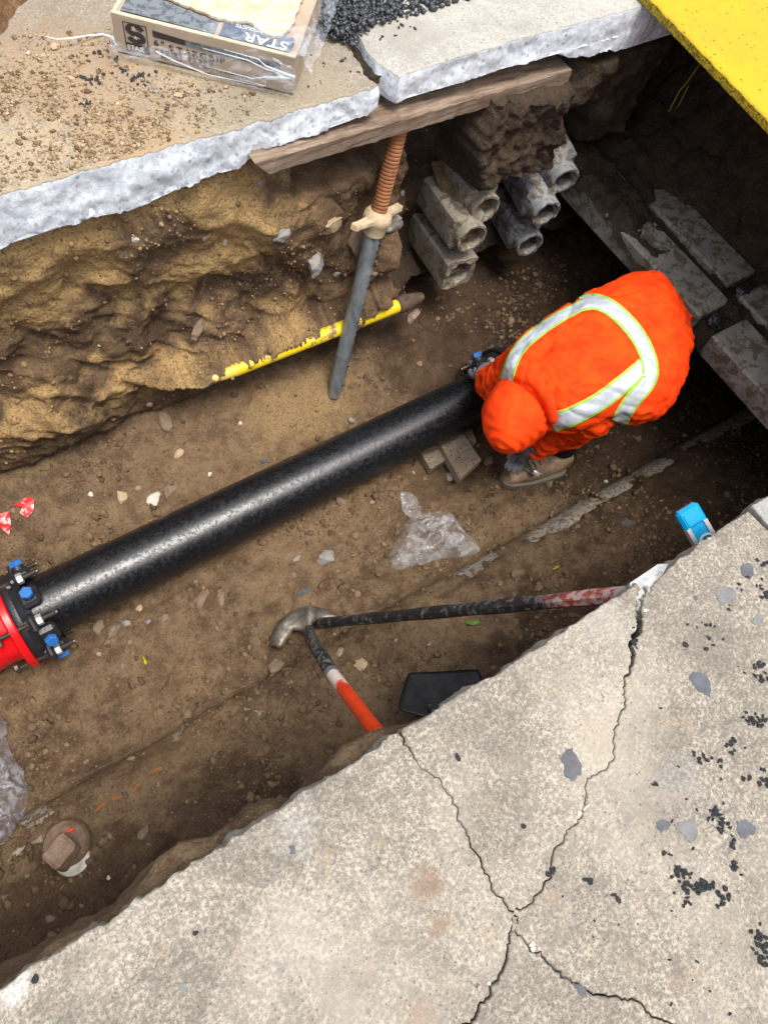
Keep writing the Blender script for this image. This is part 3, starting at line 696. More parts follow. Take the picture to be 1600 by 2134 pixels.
# ------------------------------------------------------------ black ductile pipe with its bolted joints
def pipemat():
    m = N('black_bitumen', .34, .6); n = m.noise(22, 7, .75); f = m.noise(260, 4, .75, co=m.mapped((.35, 1, 1)))
    sc = m.noise(60, 6, .8, co=m.mapped((.5, 1.5, 1.5)), dist=1.5)
    c = m.mix(m.ramp(f, [(.45, 0.), (.7, 1.)]), (.004, .0045, .006), (.012, .014, .018))
    c = m.mix(m.ramp(sc, [(.64, 0.), (.70, .5)]), c, (.10, .095, .09)); c = m.mix(m.ramp(n, [(.62, 0.), (.8, .4)]), c, (.12, .08, .05)); dr = m.noise(75, 5, .8)
    m.p.inputs['Specular IOR Level'].default_value = .65
    m.color(c); m.rough(m.mix(m.ramp(dr, [(.5, 0.), (.56, 1.)]), m.ramp(n, [(.3, .20), (.55, .27), (.7, .4)]), .50)); m.bump(f, .0008, .6); m.bump(dr, .0008, .6); return m.m
M_pipe = pipemat(); M_blk = plain('black_cast_iron', (.02, .021, .025), .4, sc=90, bump=.0015, spec=.6)
M_red = plain('glossy_red_paint', (.78, .008, .012), .28, var=.12, sc=20, bump=.0005, spec=.5)
M_blue = plain('blue_paint', (.03, .16, .48), .38, var=.15, sc=80); M_steel = plain('bright_zinc', (.75, .76, .76), .3, .6, var=.15, sc=70)
M_bolt = plain('dark_thread_steel', (.16, .14, .12), .35, .8, sc=150, bump=.001)
PA = Vector((-.16, 1.137, -1.2)); PD = Vector((1, .004, 0)).normalized()
pipe = empty('water_pipe', (.6, 1.137, -1.315), 'long glossy black iron pipe lying along the trench floor', 'pipe')
mb = MB(); mb.lathe((-.44, 1.136, -1.2), PD, [(0, .09), (0, .106), (.5, .106), (1.0, .1063), (1.5, .106), (2.3, .106), (2.3, .09)], 64)
mb.build('barrel', M_pipe, pipe, True)
def joint(x0, s, root, with_red=True):
    """mechanical joint gland at x0; s=+1 the gland faces +x"""
    ax = Vector((s, 0, 0)); c = Vector((x0, 1.136, -1.2))
    g = MB(); g.lathe(c, ax, [(-.012, .112), (-.012, .150), (-.004, .155), (.010, .155), (.018, .148), (.030, .138), (.044, .128), (.046, .112)], 48)
    g.build('gland_ring', M_blk, root, True)
    for i in range(6):
        an = math.radians(5 + 60*i); rad = Vector((0, math.cos(an), math.sin(an))); tg = ax.cross(rad)
        R = Matrix((ax, tg, rad)).transposed()
        lug = MB(); lug.box(c+rad*.152+ax*.036, (.022, .058, .052), R, bev=.007); lug.box(c+rad*.14+ax*.024, (.04, .036, .03), R, bev=.006); lug.build('bolt_lug', M_blk, root, True)
        bt = MB(); pts = [c+rad*.153-ax*.075, c+rad*.153+ax*.115]
        prof = [(0, .0085)]
        for k in range(30): prof += [(.004+k*.0062, .0092), (.0071+k*.0062, .0078)]
        bt.lathe(pts[0], ax, prof+[(.19, .008), (.19, 0)], 12); bt.box(pts[0], (.016, .052, .02), R, bev=.003)
        b = bt.build('t_bolt', M_bolt, root, True)
        nb = MB(); nb.lathe(c+rad*.153+ax*.048, ax, [(0, 0), (0, .017), (.002, .0185), (.016, .0185), (.019, .016), (.019, 0)], 6); nb.build('nut', M_steel, b)
        an2 = math.radians(32 + 60*i); rad2 = Vector((0, math.cos(an2), math.sin(an2))); tg2 = ax.cross(rad2); R2 = Matrix((ax, tg2, rad2)).transposed()
        w = MB(); w.box(c+rad2*.130+ax*.058, (.066, .070, .040), R2, bev=.012); w.box(c+rad2*.12+ax*.030, (.05, .06, .03), R2, bev=.008); wo = w.build('wedge_boss', M_blk, root, True)
        h = MB(); h.lathe(c+rad2*.148+ax*.060, rad2, [(0, .020), (.016, .0195)], 16, mi=0); h.lathe(c+rad2*.160+ax*.060, rad2, [(0, .013), (0, .0195), (.003, .021), (.018, .021), (.021, .0185), (.021, 0)], 6, mi=1)
        h.build('torque_bolt', [M_blk, M_blue], wo)
fit = empty('red_fitting', (-.6, 1.136, -1.315), 'shiny red pipe fitting with round flange at the left end of the black pipe', 'pipe fitting')
mb = MB(); mb.lathe((-.300, 1.136, -1.2), (-1, 0, 0), [(-.004, .11), (-.004, .166), (.0, .170), (.018, .170), (.022, .166), (.028, .128), (.07, .122), (.12, .128), (.20, .150), (.40, .155), (.75, .155), (.75, .12)], 64)
mb.build('bell', M_red, fit, True)
for i in range(6):
    an = math.radians(20+60*i)
gl = empty('restraint_gland', (-.27, 1.136, -1.36), 'black gland ring with blue hex bolts and white nuts beside the red flange', 'pipe joint')
joint(-.285, 1, gl)
cp = empty('pipe_coupling', (1.76, 1.136, -1.36), 'shaded black pipe coupling with a blue bolt by the worker\'s hidden hand', 'pipe joint')
joint(1.74, -1, cp)
mb = MB(); mb.lathe((1.74, 1.136, -1.2), (1, 0, 0), [(0, .118), (0, .172), (.03, .172), (.035, .14), (.3, .14), (.33, .172), (.36, .172), (.36, .118)], 40); mb.build('sleeve', M_blk, cp, True)
# thin wire loops at the coupling
M_wire = plain('dull_wire', (.35, .33, .3), .4, .6)
w0 = Py(1040, 715, 1.30); pts = [w0 + Vector((.02*math.cos(t)*(1+.3*math.sin(3*t)), .03*math.sin(t), .05*math.sin(t*1.7))) for t in np.linspace(0, 7, 30)]
tag(MB().tube(pts, .0018, 6).build('wire_coil', M_wire, None, True), 'thin loose wire coil by the shaded pipe coupling', 'wire')

# ------------------------------------------------------------ old buried pipe
def oldmat():
    m = N('scaled_old_iron', .85, .25); n = m.noise(14, 6, .7, dist=.8); f = m.noise(120, 5, .7); p = m.noise(50, 5, .7, dist=1)
    c = m.mix(m.ramp(n, [(.38, 0.), (.62, 1.)]), (.22, .18, .14), (.38, .34, .28)); c = m.mix(m.ramp(p, [(.50, 0.), (.58, .85)]), c, (.05, .045, .04))
    c = m.mix(m.ramp(f, [(.55, 0.), (.7, .6)]), c, (.34, .2, .1)); m.color(c); m.bump(n, .006); m.bump(f, .002); return m.m
op = MB(); op.lathe((-1.3, .42, -1.40), (1, 0, 0), [(x*.2, .17 + .002*math.sin(x*2.1)) for x in range(24)], 48)
tag(op.build('old_main', oldmat(), None, True), 'old scaly pipe mostly buried in soil beside the right half of the trench floor', 'pipe')

# yellow gas pipe in the wall
def yelmat():
    m = N('yellow_pipe_coating', .45, .45); n = m.noise(30, 6, .7)
    c = m.mix(m.ramp(n, [(.45, 0.), (.62, 1.)]), (.75, .53, .01), (.82, .60, .03)); d = m.ramp(m.noise(11, 6, .7), [(.52, 0.), (.6, 1.)])
    sep = m.t.nodes.new('ShaderNodeSeparateXYZ'); m.L(m.co, sep.inputs[0])
    z = m.ramp(m.math('MULTIPLY', m.math('ADD', sep.outputs[0], 1.), .5), [(.30, .7), (.36, 0.)])
    c = m.mix(m.ramp(m.noise(15, 6, .78), [(.58, 0.), (.60, 1.)]), c, (.25, .165, .09)); c = m.mix(z, c, (.52, .44, .27)); m.color(c); m.bump(n, .001); return m.m
ya, yb = Py(428, 795, 1.52), Py(832, 636, 1.52); yd = (yb-ya).normalized()
gp = empty('gas_pipe', (ya+yb)/2, 'thin bright yellow pipe half buried along the foot of the clay wall', 'pipe')
mb = MB(); mb.tube([ya - yd*.02 + Vector((0, .03, 0)), ya + yd*.03, ya + yd*.12, ya.lerp(yb, .5), yb], [.007, .017, .025, .026, .026], 28); mb.build('barrel', yelmat(), gp, True)
mb = MB(); mb.lathe(yb-yd*.01, yd, [(0, .02), (0, .031), (.01, .034), (.04, .034), (.06, .029), (.09, .025), (.12, .015), (.12, 0)], 24); mb.build('end_coupling', plain('rusty_brown_iron', (.13, .085, .055), .85, sc=40, bump=.012, c2=(.06, .042, .03)), gp, True)
# ------------------------------------------------------------ screw prop and timber
def rustmat(name, a, b, bump=.001):
    m = N(name, .75, .4); n = m.noise(35, 6, .7); c = m.mix(m.ramp(n, [(.35, 0.), (.65, 1.)]), a, b); m.color(c); m.bump(m.noise(200, 4), bump); return m.m
M_rust = rustmat('rusty_thread', (.20, .075, .03), (.42, .17, .07)); M_nut = rustmat('weathered_brass_iron', (.42, .32, .19), (.62, .50, .32))
def galv():
    m = N('galvanized_steel', .42, .5); m.p.inputs['Metallic'].default_value = .55; n = m.noise(18, 6, .7, co=m.mapped((1, 1, .35)), dist=.8)
    c = m.mix(m.ramp(n, [(.35, 0.), (.65, 1.)]), (.17, .20, .21), (.40, .45, .47)); c = m.mix(m.ramp(m.noise(60, 5), [(.6, 0.), (.7, .5)]), c, (.3, .22, .12)); m.color(c)
    m.rough(m.ramp(n, [(.3, .35), (.7, .6)])); m.bump(m.noise(150, 4), .0006); return m.m
ptop = Py(832, 281, 1.625); ptop.z = -.142; pbot = hit(695, 822)[0]; pax = (pbot-ptop); plen = pax.length; pax.normalize()
best = min(np.linspace(.1, .6, 200), key=lambda f: abs(proj(ptop.lerp(pbot, f))[1]-455)); pn = ptop.lerp(pbot, best)
prop = empty('screw_prop', pbot, 'leaning steel screw prop with rusty threaded rod holding up the timber', 'prop')
rod = MB(); prof = [(0, .02)]; L1 = (pn-ptop).length+.02; k = 0.
while k < L1: prof += [(k, .0215), (k+.003, .0265), (k+.0085, .0265), (k+.0115, .0215)]; k += .0125
rod.lathe(ptop, pax, prof, 24); rod.build('threaded_rod', M_rust, prop, True)
# nut with two cast handles
nut = MB(); nut.lathe(pn, pax, [(-.03, .027), (-.03, .036), (-.02, .046), (.0, .05), (.014, .046), (.02, .042), (.055, .036), (.055, .027)], 24)
side = (Vector(Pz(850, 420, pn.z)) - Vector(Pz(717, 480, pn.z))); _u = pax.cross(Vector((0, 1, 0))).normalized(); _w = pax.cross(_u); _c = []
for k in range(360):
    d_ = _u*math.cos(math.radians(k)) + _w*math.sin(math.radians(k)); a_, b_ = proj(pn), proj(pn+d_*.1); dx, dy = b_[0]-a_[0], b_[1]-a_[1]
    if dx > 0: _c.append((abs(math.atan2(dy, dx)-math.atan2(-60, 133)), -dx, d_))
side = min(_c, key=lambda q: q[0])[2]; upv = side.cross(pax).normalized()
for sgn in (-1, 1):
    dirv = (side*sgn - pax*.04).normalized(); R = Matrix((dirv, upv, -pax)).transposed()
    for (d0, d1, w0_, w1_, h) in ((.025, .135, .019, .0115, .010),):
        pts = []; fs = []; nseg = 12
        for i in range(nseg+1):
            f = i/nseg; w = w0_*(1-f)+w1_*f; w += .004*(f > .9); d = d0+(d1-d0)*f
            for (a, b) in ((-1, -.75), (-.82, -1), (.82, -1), (1, -.75), (1, .6), (.78, 1), (.62, .72), (-.62, .72), (-.78, 1), (-1, .6)):
                ww = w*(1 if f < .97 else .75); pts.append(pn + R @ Vector((d, a*ww, b*h)))
        m_ = 10
        for i in range(nseg):
            for q in range(m_): fs.append((i*m_+q, i*m_+(q+1) % m_, (i+1)*m_+(q+1) % m_, (i+1)*m_+q))
        fs += [tuple(range(m_))[::-1], tuple(range(nseg*m_, nseg*m_+m_))]; nut.add(pts, fs)
nut.build('handled_nut', M_nut, prop, True)
tb = MB(); tb0 = pn+pax*.03; TL = (pbot-tb0).length; n = 28; vs = []; fs = []
u = pax.cross(Vector((0, -1, 0))).normalized(); w = pax.cross(u); cutdir = (side*-1).normalized()
prof = [0, .02, TL-.14, TL-.06, TL]
for i, d in enumerate(prof):
    for q in range(n):
        a = 2*math.pi*q/n; e = u*math.cos(a)+w*math.sin(a); r = .0285; dd = d
        if i >= 3: dd = min(d, TL-.02 + .055*e.dot(-upv) + .03*e.dot(cutdir)); dd = min(dd, TL)
        if i == 4: r *= .9; dd = dd+.002
        vs.append(tb0 + pax*dd + e*r)
for i in range(4):
    for q in range(n): fs.append((i*n+q, (i+1)*n+q, (i+1)*n+(q+1) % n, i*n+(q+1) % n))
tb.add(vs, fs); M_galv = galv(); tube = tb.build('steel_tube', M_galv, prop, True)
# stencilled mill marks running down the tube
M_ink = plain('black_ink', (.015, .015, .02), .6, var=.1, bump=0)
tc = (Vector((0, 0, HC))-pn.lerp(pbot, .5)); tc = (tc-pax*tc.dot(pax)).normalized(); ts = pax.cross(tc).normalized()
if proj(pn+ts*.03)[0] < proj(pn)[0]: ts = -ts
ea = (tc*math.cos(math.radians(58)) + ts*math.sin(math.radians(58))).normalized()     # outward normal where the marks are
for k, ch in enumerate('HPADO 010 1C1 GRAN 111 ALL A1'):
    if ch == ' ': continue
    p = tb0 + pax*(.03+k*.0235) + ea*.0290; yv = pax.cross(ea); M4 = Matrix((pax, -yv if False else ea.cross(pax), ea)).transposed().to_4x4(); M4.translation = p
    text_obj(ch, .026, M4, M_ink, tube, 'stencilled_letter', sx=.75, off=.0004)

def wood(name, a, b, c, ax=(1, 1, 1), sc=60):
    m = N(name, .85, .25); g = m.noise(sc, 6, .7, co=m.mapped(ax), dist=.4); n = m.noise(6, 4)
    k = m.mix(m.ramp(g, [(.35, 0.), (.62, 1.)]), a, b); k = m.mix(m.ramp(n, [(.55, 0.), (.75, .8)]), k, c); m.color(k); m.bump(g, .002); return m.m
wA = Vector((.846, 1.548, -.113)); wB = Py(1180, 177, 1.612) + Vector((0, 0, .027)); wx_ = (wB-wA).normalized()
M_wood = wood('weathered_timber', (.11, .068, .045), (.31, .235, .17), (.10, .055, .035), (.05, 1, 1.6), 70)
mb = MB(); ns = 60; vs = []; fs = []
for i in range(ns+1):
    f = i/ns; p = wA.lerp(wB, f); j = lambda s, a: a*float(fbm(np.array([f*30.]), np.array([s*3.]), 0, 1, 3, 66)[0])
    skew = [(0, -.020, 0), (0, .026, 0), (0, .026, .13), (0, -.020, .13)]
    for q, (dx, dz, dy) in enumerate(skew):
        e = (.0 if q in (0,) else -.032 if q in (1, 2) else 0)*(1-f if i == 0 else 0)
        vs.append(p + Vector((e + .010*(1-0)*(i == 0)*(q == 0), dy + j(q, .004), dz + j(q+9, .004))))
for i in range(ns):
    for q in range(4): fs.append((i*4+q, (i+1)*4+q, (i+1)*4+(q+1) % 4, i*4+(q+1) % 4))
fs += [(3, 2, 1, 0), (ns*4, ns*4+1, ns*4+2, ns*4+3)]
mb.add(vs, fs); tag(mb.build('timber_plank', M_wood), 'long weathered timber plank wedged under the far pavement edge on the prop', 'plank')

# ------------------------------------------------------------ broken clay conduits
def claymat(name, a, b):
    m = N(name, .7, .35); n = m.noise(12, 6, .65); f = m.noise(150, 4, .7); d = m.noise(22, 6, .7, dist=.5)
    c = m.mix(m.ramp(n, [(.35, 0.), (.65, 1.)]), a, b); c = m.mix(m.ramp(d, [(.49, 0.), (.56, .9)]), c, (.13, .095, .06)); m.color(c); m.bump(f, .001); m.bump(n, .003); return m.m
M_cl1 = claymat('tan_fired_clay', (.19, .165, .125), (.33, .30, .24)); M_cl2 = claymat('grey_glazed_clay', (.17, .175, .18), (.33, .34, .36))
def conduit(c, ln, half, kind, label, seed, tilt=(0, 0, 0), collar=.045, mat=M_cl1):
    """square block running along +Y from its mouth at c, with a round bore; mouth faces -Y"""
    root = empty('clay_conduit', c, label, 'conduit', 'broken clay conduits sticking out of the trench wall'); R = Matrix.Rotation(tilt[2], 3, 'Z') @ Matrix.Rotation(tilt[0], 3, 'X') @ Matrix.Rotation(tilt[1], 3, 'Y')
    rr = np.random.default_rng(seed); n = 48
    def ringsq(y, h, ch=.16, brk=0.):
        o = []
        for k in range(n):
            a = 2*math.pi*(k+.5)/n; ca, sa = math.cos(a), math.sin(a); m_ = max(abs(ca), abs(sa)); r = min(h/m_, h*(2-ch)/(abs(ca)+abs(sa)))
            yy = y + brk*float(fbm(np.array([ca*1.5+seed]), np.array([sa*1.5]), 0, 1.2, 3, seed)[0]); o.append(c + R @ Vector((ca*r, yy, sa*r)))
        return o
    def ringc(y, r, brk=0.):
        return [c + R @ Vector((math.cos(2*math.pi*(k+.5)/n)*r, y + brk*float(fbm(np.array([math.cos(2*math.pi*k/n)*2+seed]), np.array([math.sin(2*math.pi*k/n)*2]), 0, 1, 3, seed+1)[0]), math.sin(2*math.pi*(k+.5)/n)*r)) for k in range(n)]
    rings = [ringsq(ln, half), ringsq(collar+.03, half)]
    if kind == 'collar': rings += [ringsq(collar, half, .2, .02), ringc(collar*.75, half*.90, .008), ringc(.006, half*.93, .006), ringc(0, half*.90, .006)]
    else: rings += [ringsq(0.004, half, .12, .012), ringsq(0., half*.97, .12, .012)]
    rings += [ringc(.0, half*.76, .006), ringc(.012, half*.72), ringc(ln*.9, half*.72)]
    V_ = [v for r_ in rings for v in r_]; fs = []
    for i in range(len(rings)-1):
        for k in range(n): fs.append((i*n+k, (i+1)*n+k, (i+1)*n+(k+1) % n, i*n+(k+1) % n))
    mb = MB(); mb.add(V_, [f[::-1] for f in fs]); o = mb.build('body', mat, root, True); o.data.set_sharp_from_angle(angle=math.radians(22))
    # silt lying in the bore
    f = MB(); vs = []; fs = []; mm = 14
    for i in range(mm):
        for j in range(mm):
            u_ = -1+2*i/(mm-1); y = .015 + ln*.8*j/(mm-1); x = u_*half*.70; zz = max(-half*.12 + y*.5, -half*.9) - half*.25*abs(u_) + .008*float(fbm(np.array([x*60]), np.array([y*60]), seed, 1, 3, 3)[0]); vs.append(c + R @ Vector((x, y, zz)))
    for i in range(mm-1):
        for j in range(mm-1): fs.append((i*mm+j, (i+1)*mm+j, (i+1)*mm+j+1, i*mm+j+1))
    f.add(vs, fs); s_ = f.build('silt', M_dark if mat is M_cl2 else M_floor, root, True)
    return root
Yd = 1.50
def cpos(px, py, y=Yd): return Py(px, py, y)
T = lambda a, b, c: (math.radians(a), math.radians(b), math.radians(c))
conduit(cpos(1012, 437, 1.53), .34, .066, 'collar', 'topmost conduit of the tan left stack, half under the hanging block', 31, T(0, 2, -4))
conduit(cpos(984, 498, 1.49), .34, .068, 'collar', 'middle conduit of the tan left stack with its round collar whole', 32, T(0, 2, -4))
conduit(cpos(957, 570, 1.50), .34, .070, 'square', 'lowest conduit of the tan left stack with a square flat face', 33, T(0, 2, -4))
conduit(cpos(1176, 378, 1.54), .26, .066, 'collar', 'uppermost conduit of the grey right group beside the concrete beams', 34, T(6, 0, -10), .07, M_cl2)
conduit(cpos(1138, 446, 1.50), .28, .066, 'collar', 'middle conduit of the grey right group, stepped left', 35, T(4, 0, -10), .07, M_cl2)
conduit(cpos(1104, 512, 1.52), .26, .066, 'collar', 'lowest conduit of the grey right group with a torn lip', 36, T(2, 0, -10), .06, M_cl2)

# ------------------------------------------------------------ concrete beams and the mud on them
def beam(x0, x1, y0, y1, label, seed, z1=-.70, th=.11):
    me_ = MB(); nx, nyy = 10, max(6, int((y1-y0)/.03)); vs = []; fs = []
    me_.box(((x0+x1)/2, (y0+y1)/2, z1-th/2), (x1-x0, y1-y0, th), Matrix.Rotation(.012*math.sin(seed), 3, 'Z'), bev=.008)
    o = me_.build('concrete_beam', M_beam, None, True); o.data.transform(Matrix.Translation((0, 0, .001*seed)))
    tag(o, label, 'beam', 'concrete beams crossing the trench')
M_beam = claymat('muddy_concrete', (.22, .21, .175), (.34, .33, .28))
beam(2.285, 2.455, .835, 1.66, 'long front concrete beam behind the worker, reaching toward the conduits', 1)
beam(2.500, 2.665, .90, 1.62, 'long rear concrete beam above and behind the front one', 2)
beam(2.265, 2.455, .15, .745, 'front concrete beam at the right picture edge, below the black rubble', 3)
beam(2.500, 2.68, .12, .84, 'short rear concrete beam at the right picture edge', 4)
my = np.arange(-.2, 1.75, .009); mx = np.arange(2.27, 3.0, .009)
MX, MY = np.meshgrid(mx, my, indexing='ij')
e1 = .5*(1-ss(.0, .02, np.abs(MX-2.478)-.008))
MZ = -.724 + .055*fbm(MX, MY, 0, 3.2, 5, 141, .6) + .012 + .10*ss(2.62, 2.80, MX) - .055*(1-ss(2.27, 2.33, MX)) + .05*ss(1.2, 1.55, MY)
MZ = MZ - .03*np.exp(-((MX-2.37)/.06)**2)*(1-ss(1.2, 1.4, MY)) - .035*np.exp(-((MX-2.58)/.06)**2)*(1-ss(1.35, 1.5, MY)) + .018*np.exp(-((MY-.79)/.04)**2)
MZ = np.where(np.abs(MX-2.478) < .020, np.minimum(MZ, -.722), MZ)
me = grid_mesh('mud', np.stack([MX, MY, MZ], -1)); a = me.attributes.new('clay', 'FLOAT', 'POINT'); a.data.foreach_set('value', np.full(MX.size, .3, np.float32))
tag(link('mud', me, M_dark), kind='stuff')
for (px, py, w, lab) in ((1545, 610, 44, 'black rubble lump wedged between the rear beams'), (1490, 665, 46, 'black rubble lump wedged between the front beams')):
    p = Pz(px, py, -.705); o = link('rubble', stone_mesh('rubble', w*depth_of(p)/FOC/2, w, 4, .7, .7, 3.), M_asph); o.location = p; tag(o, lab, 'rubble')

# ------------------------------------------------------------ yellow trench plate
def platemat():
    m = N('yellow_grit_paint', .6, .4); f = m.noise(240, 4, .75); n = m.noise(7, 4)
    c = m.mix(m.ramp(f, [(.3, 0.), (.55, 1.)]), (.46, .295, .002), (.58, .385, .004))
    v = m.vor(42, out='Color'); sp = m.t.nodes.new('ShaderNodeSeparateColor'); m.L(v, sp.inputs[0]); vd = m.math('ADD', m.vor(42), m.math('MULTIPLY', m.noise(120, 3), .35))
    spk = m.math('MULTIPLY', m.ramp(sp.outputs[0], [(.55, 0.), (.57, 1.)]), m.ramp(vd, [(.30, 1.), (.37, 0.)])); c = m.mix(spk, c, (.13, .09, .01))
    wr = m.noise(60, 5, .8, co=m.mapped((1.6, .5, 1), (0, 0, .7)), dist=2.5); c = m.mix(m.math('MULTIPLY', m.ramp(wr, [(.57, 0.), (.61, 1.)]), m.ramp(n, [(.38, 0.), (.55, .95)])), c, (.36, .17, .02)); c = m.mix(m.ramp(m.noise(4, 6, .7), [(.45, 0.), (.75, .45)]), c, (.42, .26, .02))
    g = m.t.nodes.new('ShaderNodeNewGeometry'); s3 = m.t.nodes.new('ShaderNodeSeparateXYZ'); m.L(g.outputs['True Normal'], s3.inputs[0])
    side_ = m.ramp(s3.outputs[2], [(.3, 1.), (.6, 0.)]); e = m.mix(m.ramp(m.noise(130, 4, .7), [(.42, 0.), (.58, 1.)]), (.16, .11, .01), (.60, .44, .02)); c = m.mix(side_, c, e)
    m.color(c); m.bump(f, .0018, .8); return m.m
pa, pb = Pz(1357, 2, .032), Pz(1600, 252, .032); px0 = 2.0*0
mb = MB(); t0, t1 = -.45, 2.35; q = lambda y, z: (pa.x + (pb.x-pa.x)*(y-pa.y)/(pb.y-pa.y), y, z); n = 120
vs = []; fs = []
for i in range(n+1):
    y = t0+(t1-t0)*i/n; x, _, _ = q(y, 0); w = .002*math.sin(i*1.7)+.0015*math.sin(i*4.1)
    vs += [(x+w+.004, y, .034), (x+w, y, .030), (x+w*.5, y, .005), (4.1, y, .005), (4.1, y, .034)]
for i in range(n):
    for k in range(5): fs.append((i*5+k, i*5+(k+1) % 5, (i+1)*5+(k+1) % 5, (i+1)*5+k))
fs += [(4, 3, 2, 1, 0), (n*5, n*5+1, n*5+2, n*5+3, n*5+4)]
mb.add(vs, [f[::-1] for f in fs]); tag(mb.build('trench_plate', platemat()), 'bright yellow gritty trench plate covering the far right end of the trench', 'plate')

# ------------------------------------------------------------ wood blocks under the pipe
M_blkw = N('spotted_pale_wood', .85, .25); g = M_blkw.noise(60, 5, .7, co=M_blkw.mapped((.3, 1, 1))); v = M_blkw.vor(75)
M_blkw.color(M_blkw.mix(M_blkw.ramp(v, [(.20, .9), (.28, 0.)]), M_blkw.mix(M_blkw.ramp(g, [(.3, 0.), (.7, 1.)]), (.27, .2, .13), (.42, .34, .25)), (.06, .04, .03))); M_blkw.bump(g, .001); M_blkw = M_blkw.m
def block(quad, z, th, label, seed):
    c = [Pz(*p, z) for p in quad]; mb = MB(); mb.add(c + [v-Vector((0, 0, th)) for v in c], [(0, 1, 2, 3)[::-1], (4, 5, 6, 7), (0, 1, 5, 4), (1, 2, 6, 5), (2, 3, 7, 6), (3, 0, 4, 7)])
    o = mb.build('wood_block', M_blkw); import bmesh
    bm = bmesh.new(); bm.from_mesh(o.data); bmesh.ops.recalc_face_normals(bm, faces=bm.faces); bmesh.ops.bevel(bm, geom=bm.edges[:], offset=.002, segments=1, affect='EDGES'); bm.to_mesh(o.data); bm.free()
    tag(o, label, 'wood block')
block([(905, 905), (962, 898), (1003, 958), (958, 998)], -1.255, .05, 'upper spotted wood block poking out from under the pipe', 1)
block([(860, 915), (925, 905), (952, 945), (897, 978)], -1.290, .045, 'lower spotted wood block lying under the other one', 2)
block([(960, 895), (980, 885), (993, 920), (985, 928)], -1.29, .03, 'thin wood wedge behind the two spotted blocks', 3)

# ------------------------------------------------------------ capped stub
cp_h = hit(140, 1765)[0]; cz = cp_h.z
M_stub = rustmat('corroded_iron', (.20, .12, .08), (.36, .26, .19), .002)
st = empty('capped_stub', (cp_h.x, cp_h.y, cz), 'corroded round pipe stub with square plug rising from the soil at lower left', 'pipe stub')
M_dirty = rustmat('soil_caked_iron', (.12, .075, .045), (.24, .165, .105), .003)
c0 = Pz(136, 1757, cz+.045); tl_ = Vector((-.10, .16, 1)).normalized(); mb = MB(); mb.lathe(c0-tl_*.10, tl_, [(0, .072), (.085, .070), (.102, .067), (.108, .060), (.104, .040), (.098, 0)], 36)
o = mb.build('stub_collar', M_dirty, st, True)
R = Matrix.Rotation(math.radians(24), 3, 'Z') @ Matrix.Rotation(math.radians(-14), 3, 'X'); mb = MB(); mb.box(Pz(131, 1777, cz+.075), (.082, .070, .075), R, bev=.010); mb.build('square_plug', M_stub, st, True)
mb = MB(); mb.lathe(Pz(152, 1790, cz+.035), (0.1, -.1, 1), [(-.08, .052), (.0, .050), (.010, .046), (.014, .030), (.014, 0)], 24); mb.build('mortar_crust', ST['white'], st, True)
o = link('paint_mark', stone_mesh('paint_mark', .013, 5, 2, .18), plain('red_mark', (.75, .06, .03), .6)); o.data.transform(Matrix.Diagonal((1.3, .5, 1, 1))); o.data.transform(Matrix.Translation(Pz(145, 1731, cz+.052)-parent_world(st))); o.parent = st
#PART3
# ------------------------------------------------------------ the worker
def fabric(name, c, c2, rough=.8, sc=9):
    m = N(name, rough, .15); n = m.noise(sc, 5, .6, dist=.4); f = m.noise(700, 2)
    m.color(m.mix(m.ramp(n, [(.35, 0.), (.65, 1.)]), c2, c)); m.bump(f, .0004, .5); m.bump(n, .004, .5); return m.m
M_or = fabric('hi_vis_orange_fabric', (.90, .070, .004), (.74, .038, .003), sc=14); M_lime = fabric('lime_trim', (.36, .52, .10), (.30, .45, .08), sc=60)
M_silver = plain('reflective_tape', (.56, .61, .66), .38, .15, var=.18, sc=60, bump=.0008, spec=.6); M_trou = fabric('dark_trousers', (.025, .026, .032), (.015, .015, .02))
M_skin = plain('skin', (.38, .22, .15), .55, var=.15); M_hair = plain('black_hair', (.01, .008, .007), .6); M_glove = fabric('grey_work_glove', (.17, .17, .18), (.10, .10, .11), .7, 40)
M_boot = N('tan_leather', .6, .4); _n = M_boot.noise(14, 5, .65); M_boot.color(M_boot.mix(M_boot.ramp(_n, [(.4, 0.), (.62, 1.)]), (.16, .105, .06), (.42, .29, .18))); M_boot.bump(_n, .003); M_boot = M_boot.m
M_sole = plain('boot_sole', (.20, .17, .13), .8)
ZM = -.66
wk = empty('person', (1.85, .85, -1.34), 'crouching worker in orange hi-vis jacket and hood, bending over the shaded pipe joint', 'person')
# torso stations: (left px, right px, rise, drop, centre z)
STN = [((1062, 812), (1140, 878), .050, .06, -.69), ((1040, 772), (1160, 892), .085, .10, -.68), ((1062, 716), (1205, 893), .120, .12, -.665), ((1128, 672), (1252, 880), .140, .13, ZM),
       ((1212, 622), (1298, 876), .150, .14, ZM), ((1285, 590), (1342, 880), .150, .14, ZM), ((1350, 578), (1385, 868), .135, .13, -.67), ((1402, 622), (1412, 826), .09, .11, -.69), ((1434, 660), (1434, 760), .03, .06, -.70)]
n = 40; vs = []; fs = []
for (l, r, up_, dn, zc) in STN:
    Lp, Rp = Pz(*l, zc), Pz(*r, zc); C = (Lp+Rp)/2; Wd = (Lp-Rp)/2
    for k in range(n):
        a = 2*math.pi*k/n; ca, sa = math.cos(a), math.sin(a); e = .82
        h = up_ if sa > 0 else dn
        vs.append(C + Wd*math.copysign(abs(ca)**e, ca) + Vector((0, 0, 1))*math.copysign(abs(sa)**e, sa)*h)
for i in range(len(STN)-1):
    for k in range(n): fs.append((i*n+k, i*n+(k+1) % n, (i+1)*n+(k+1) % n, (i+1)*n+k))
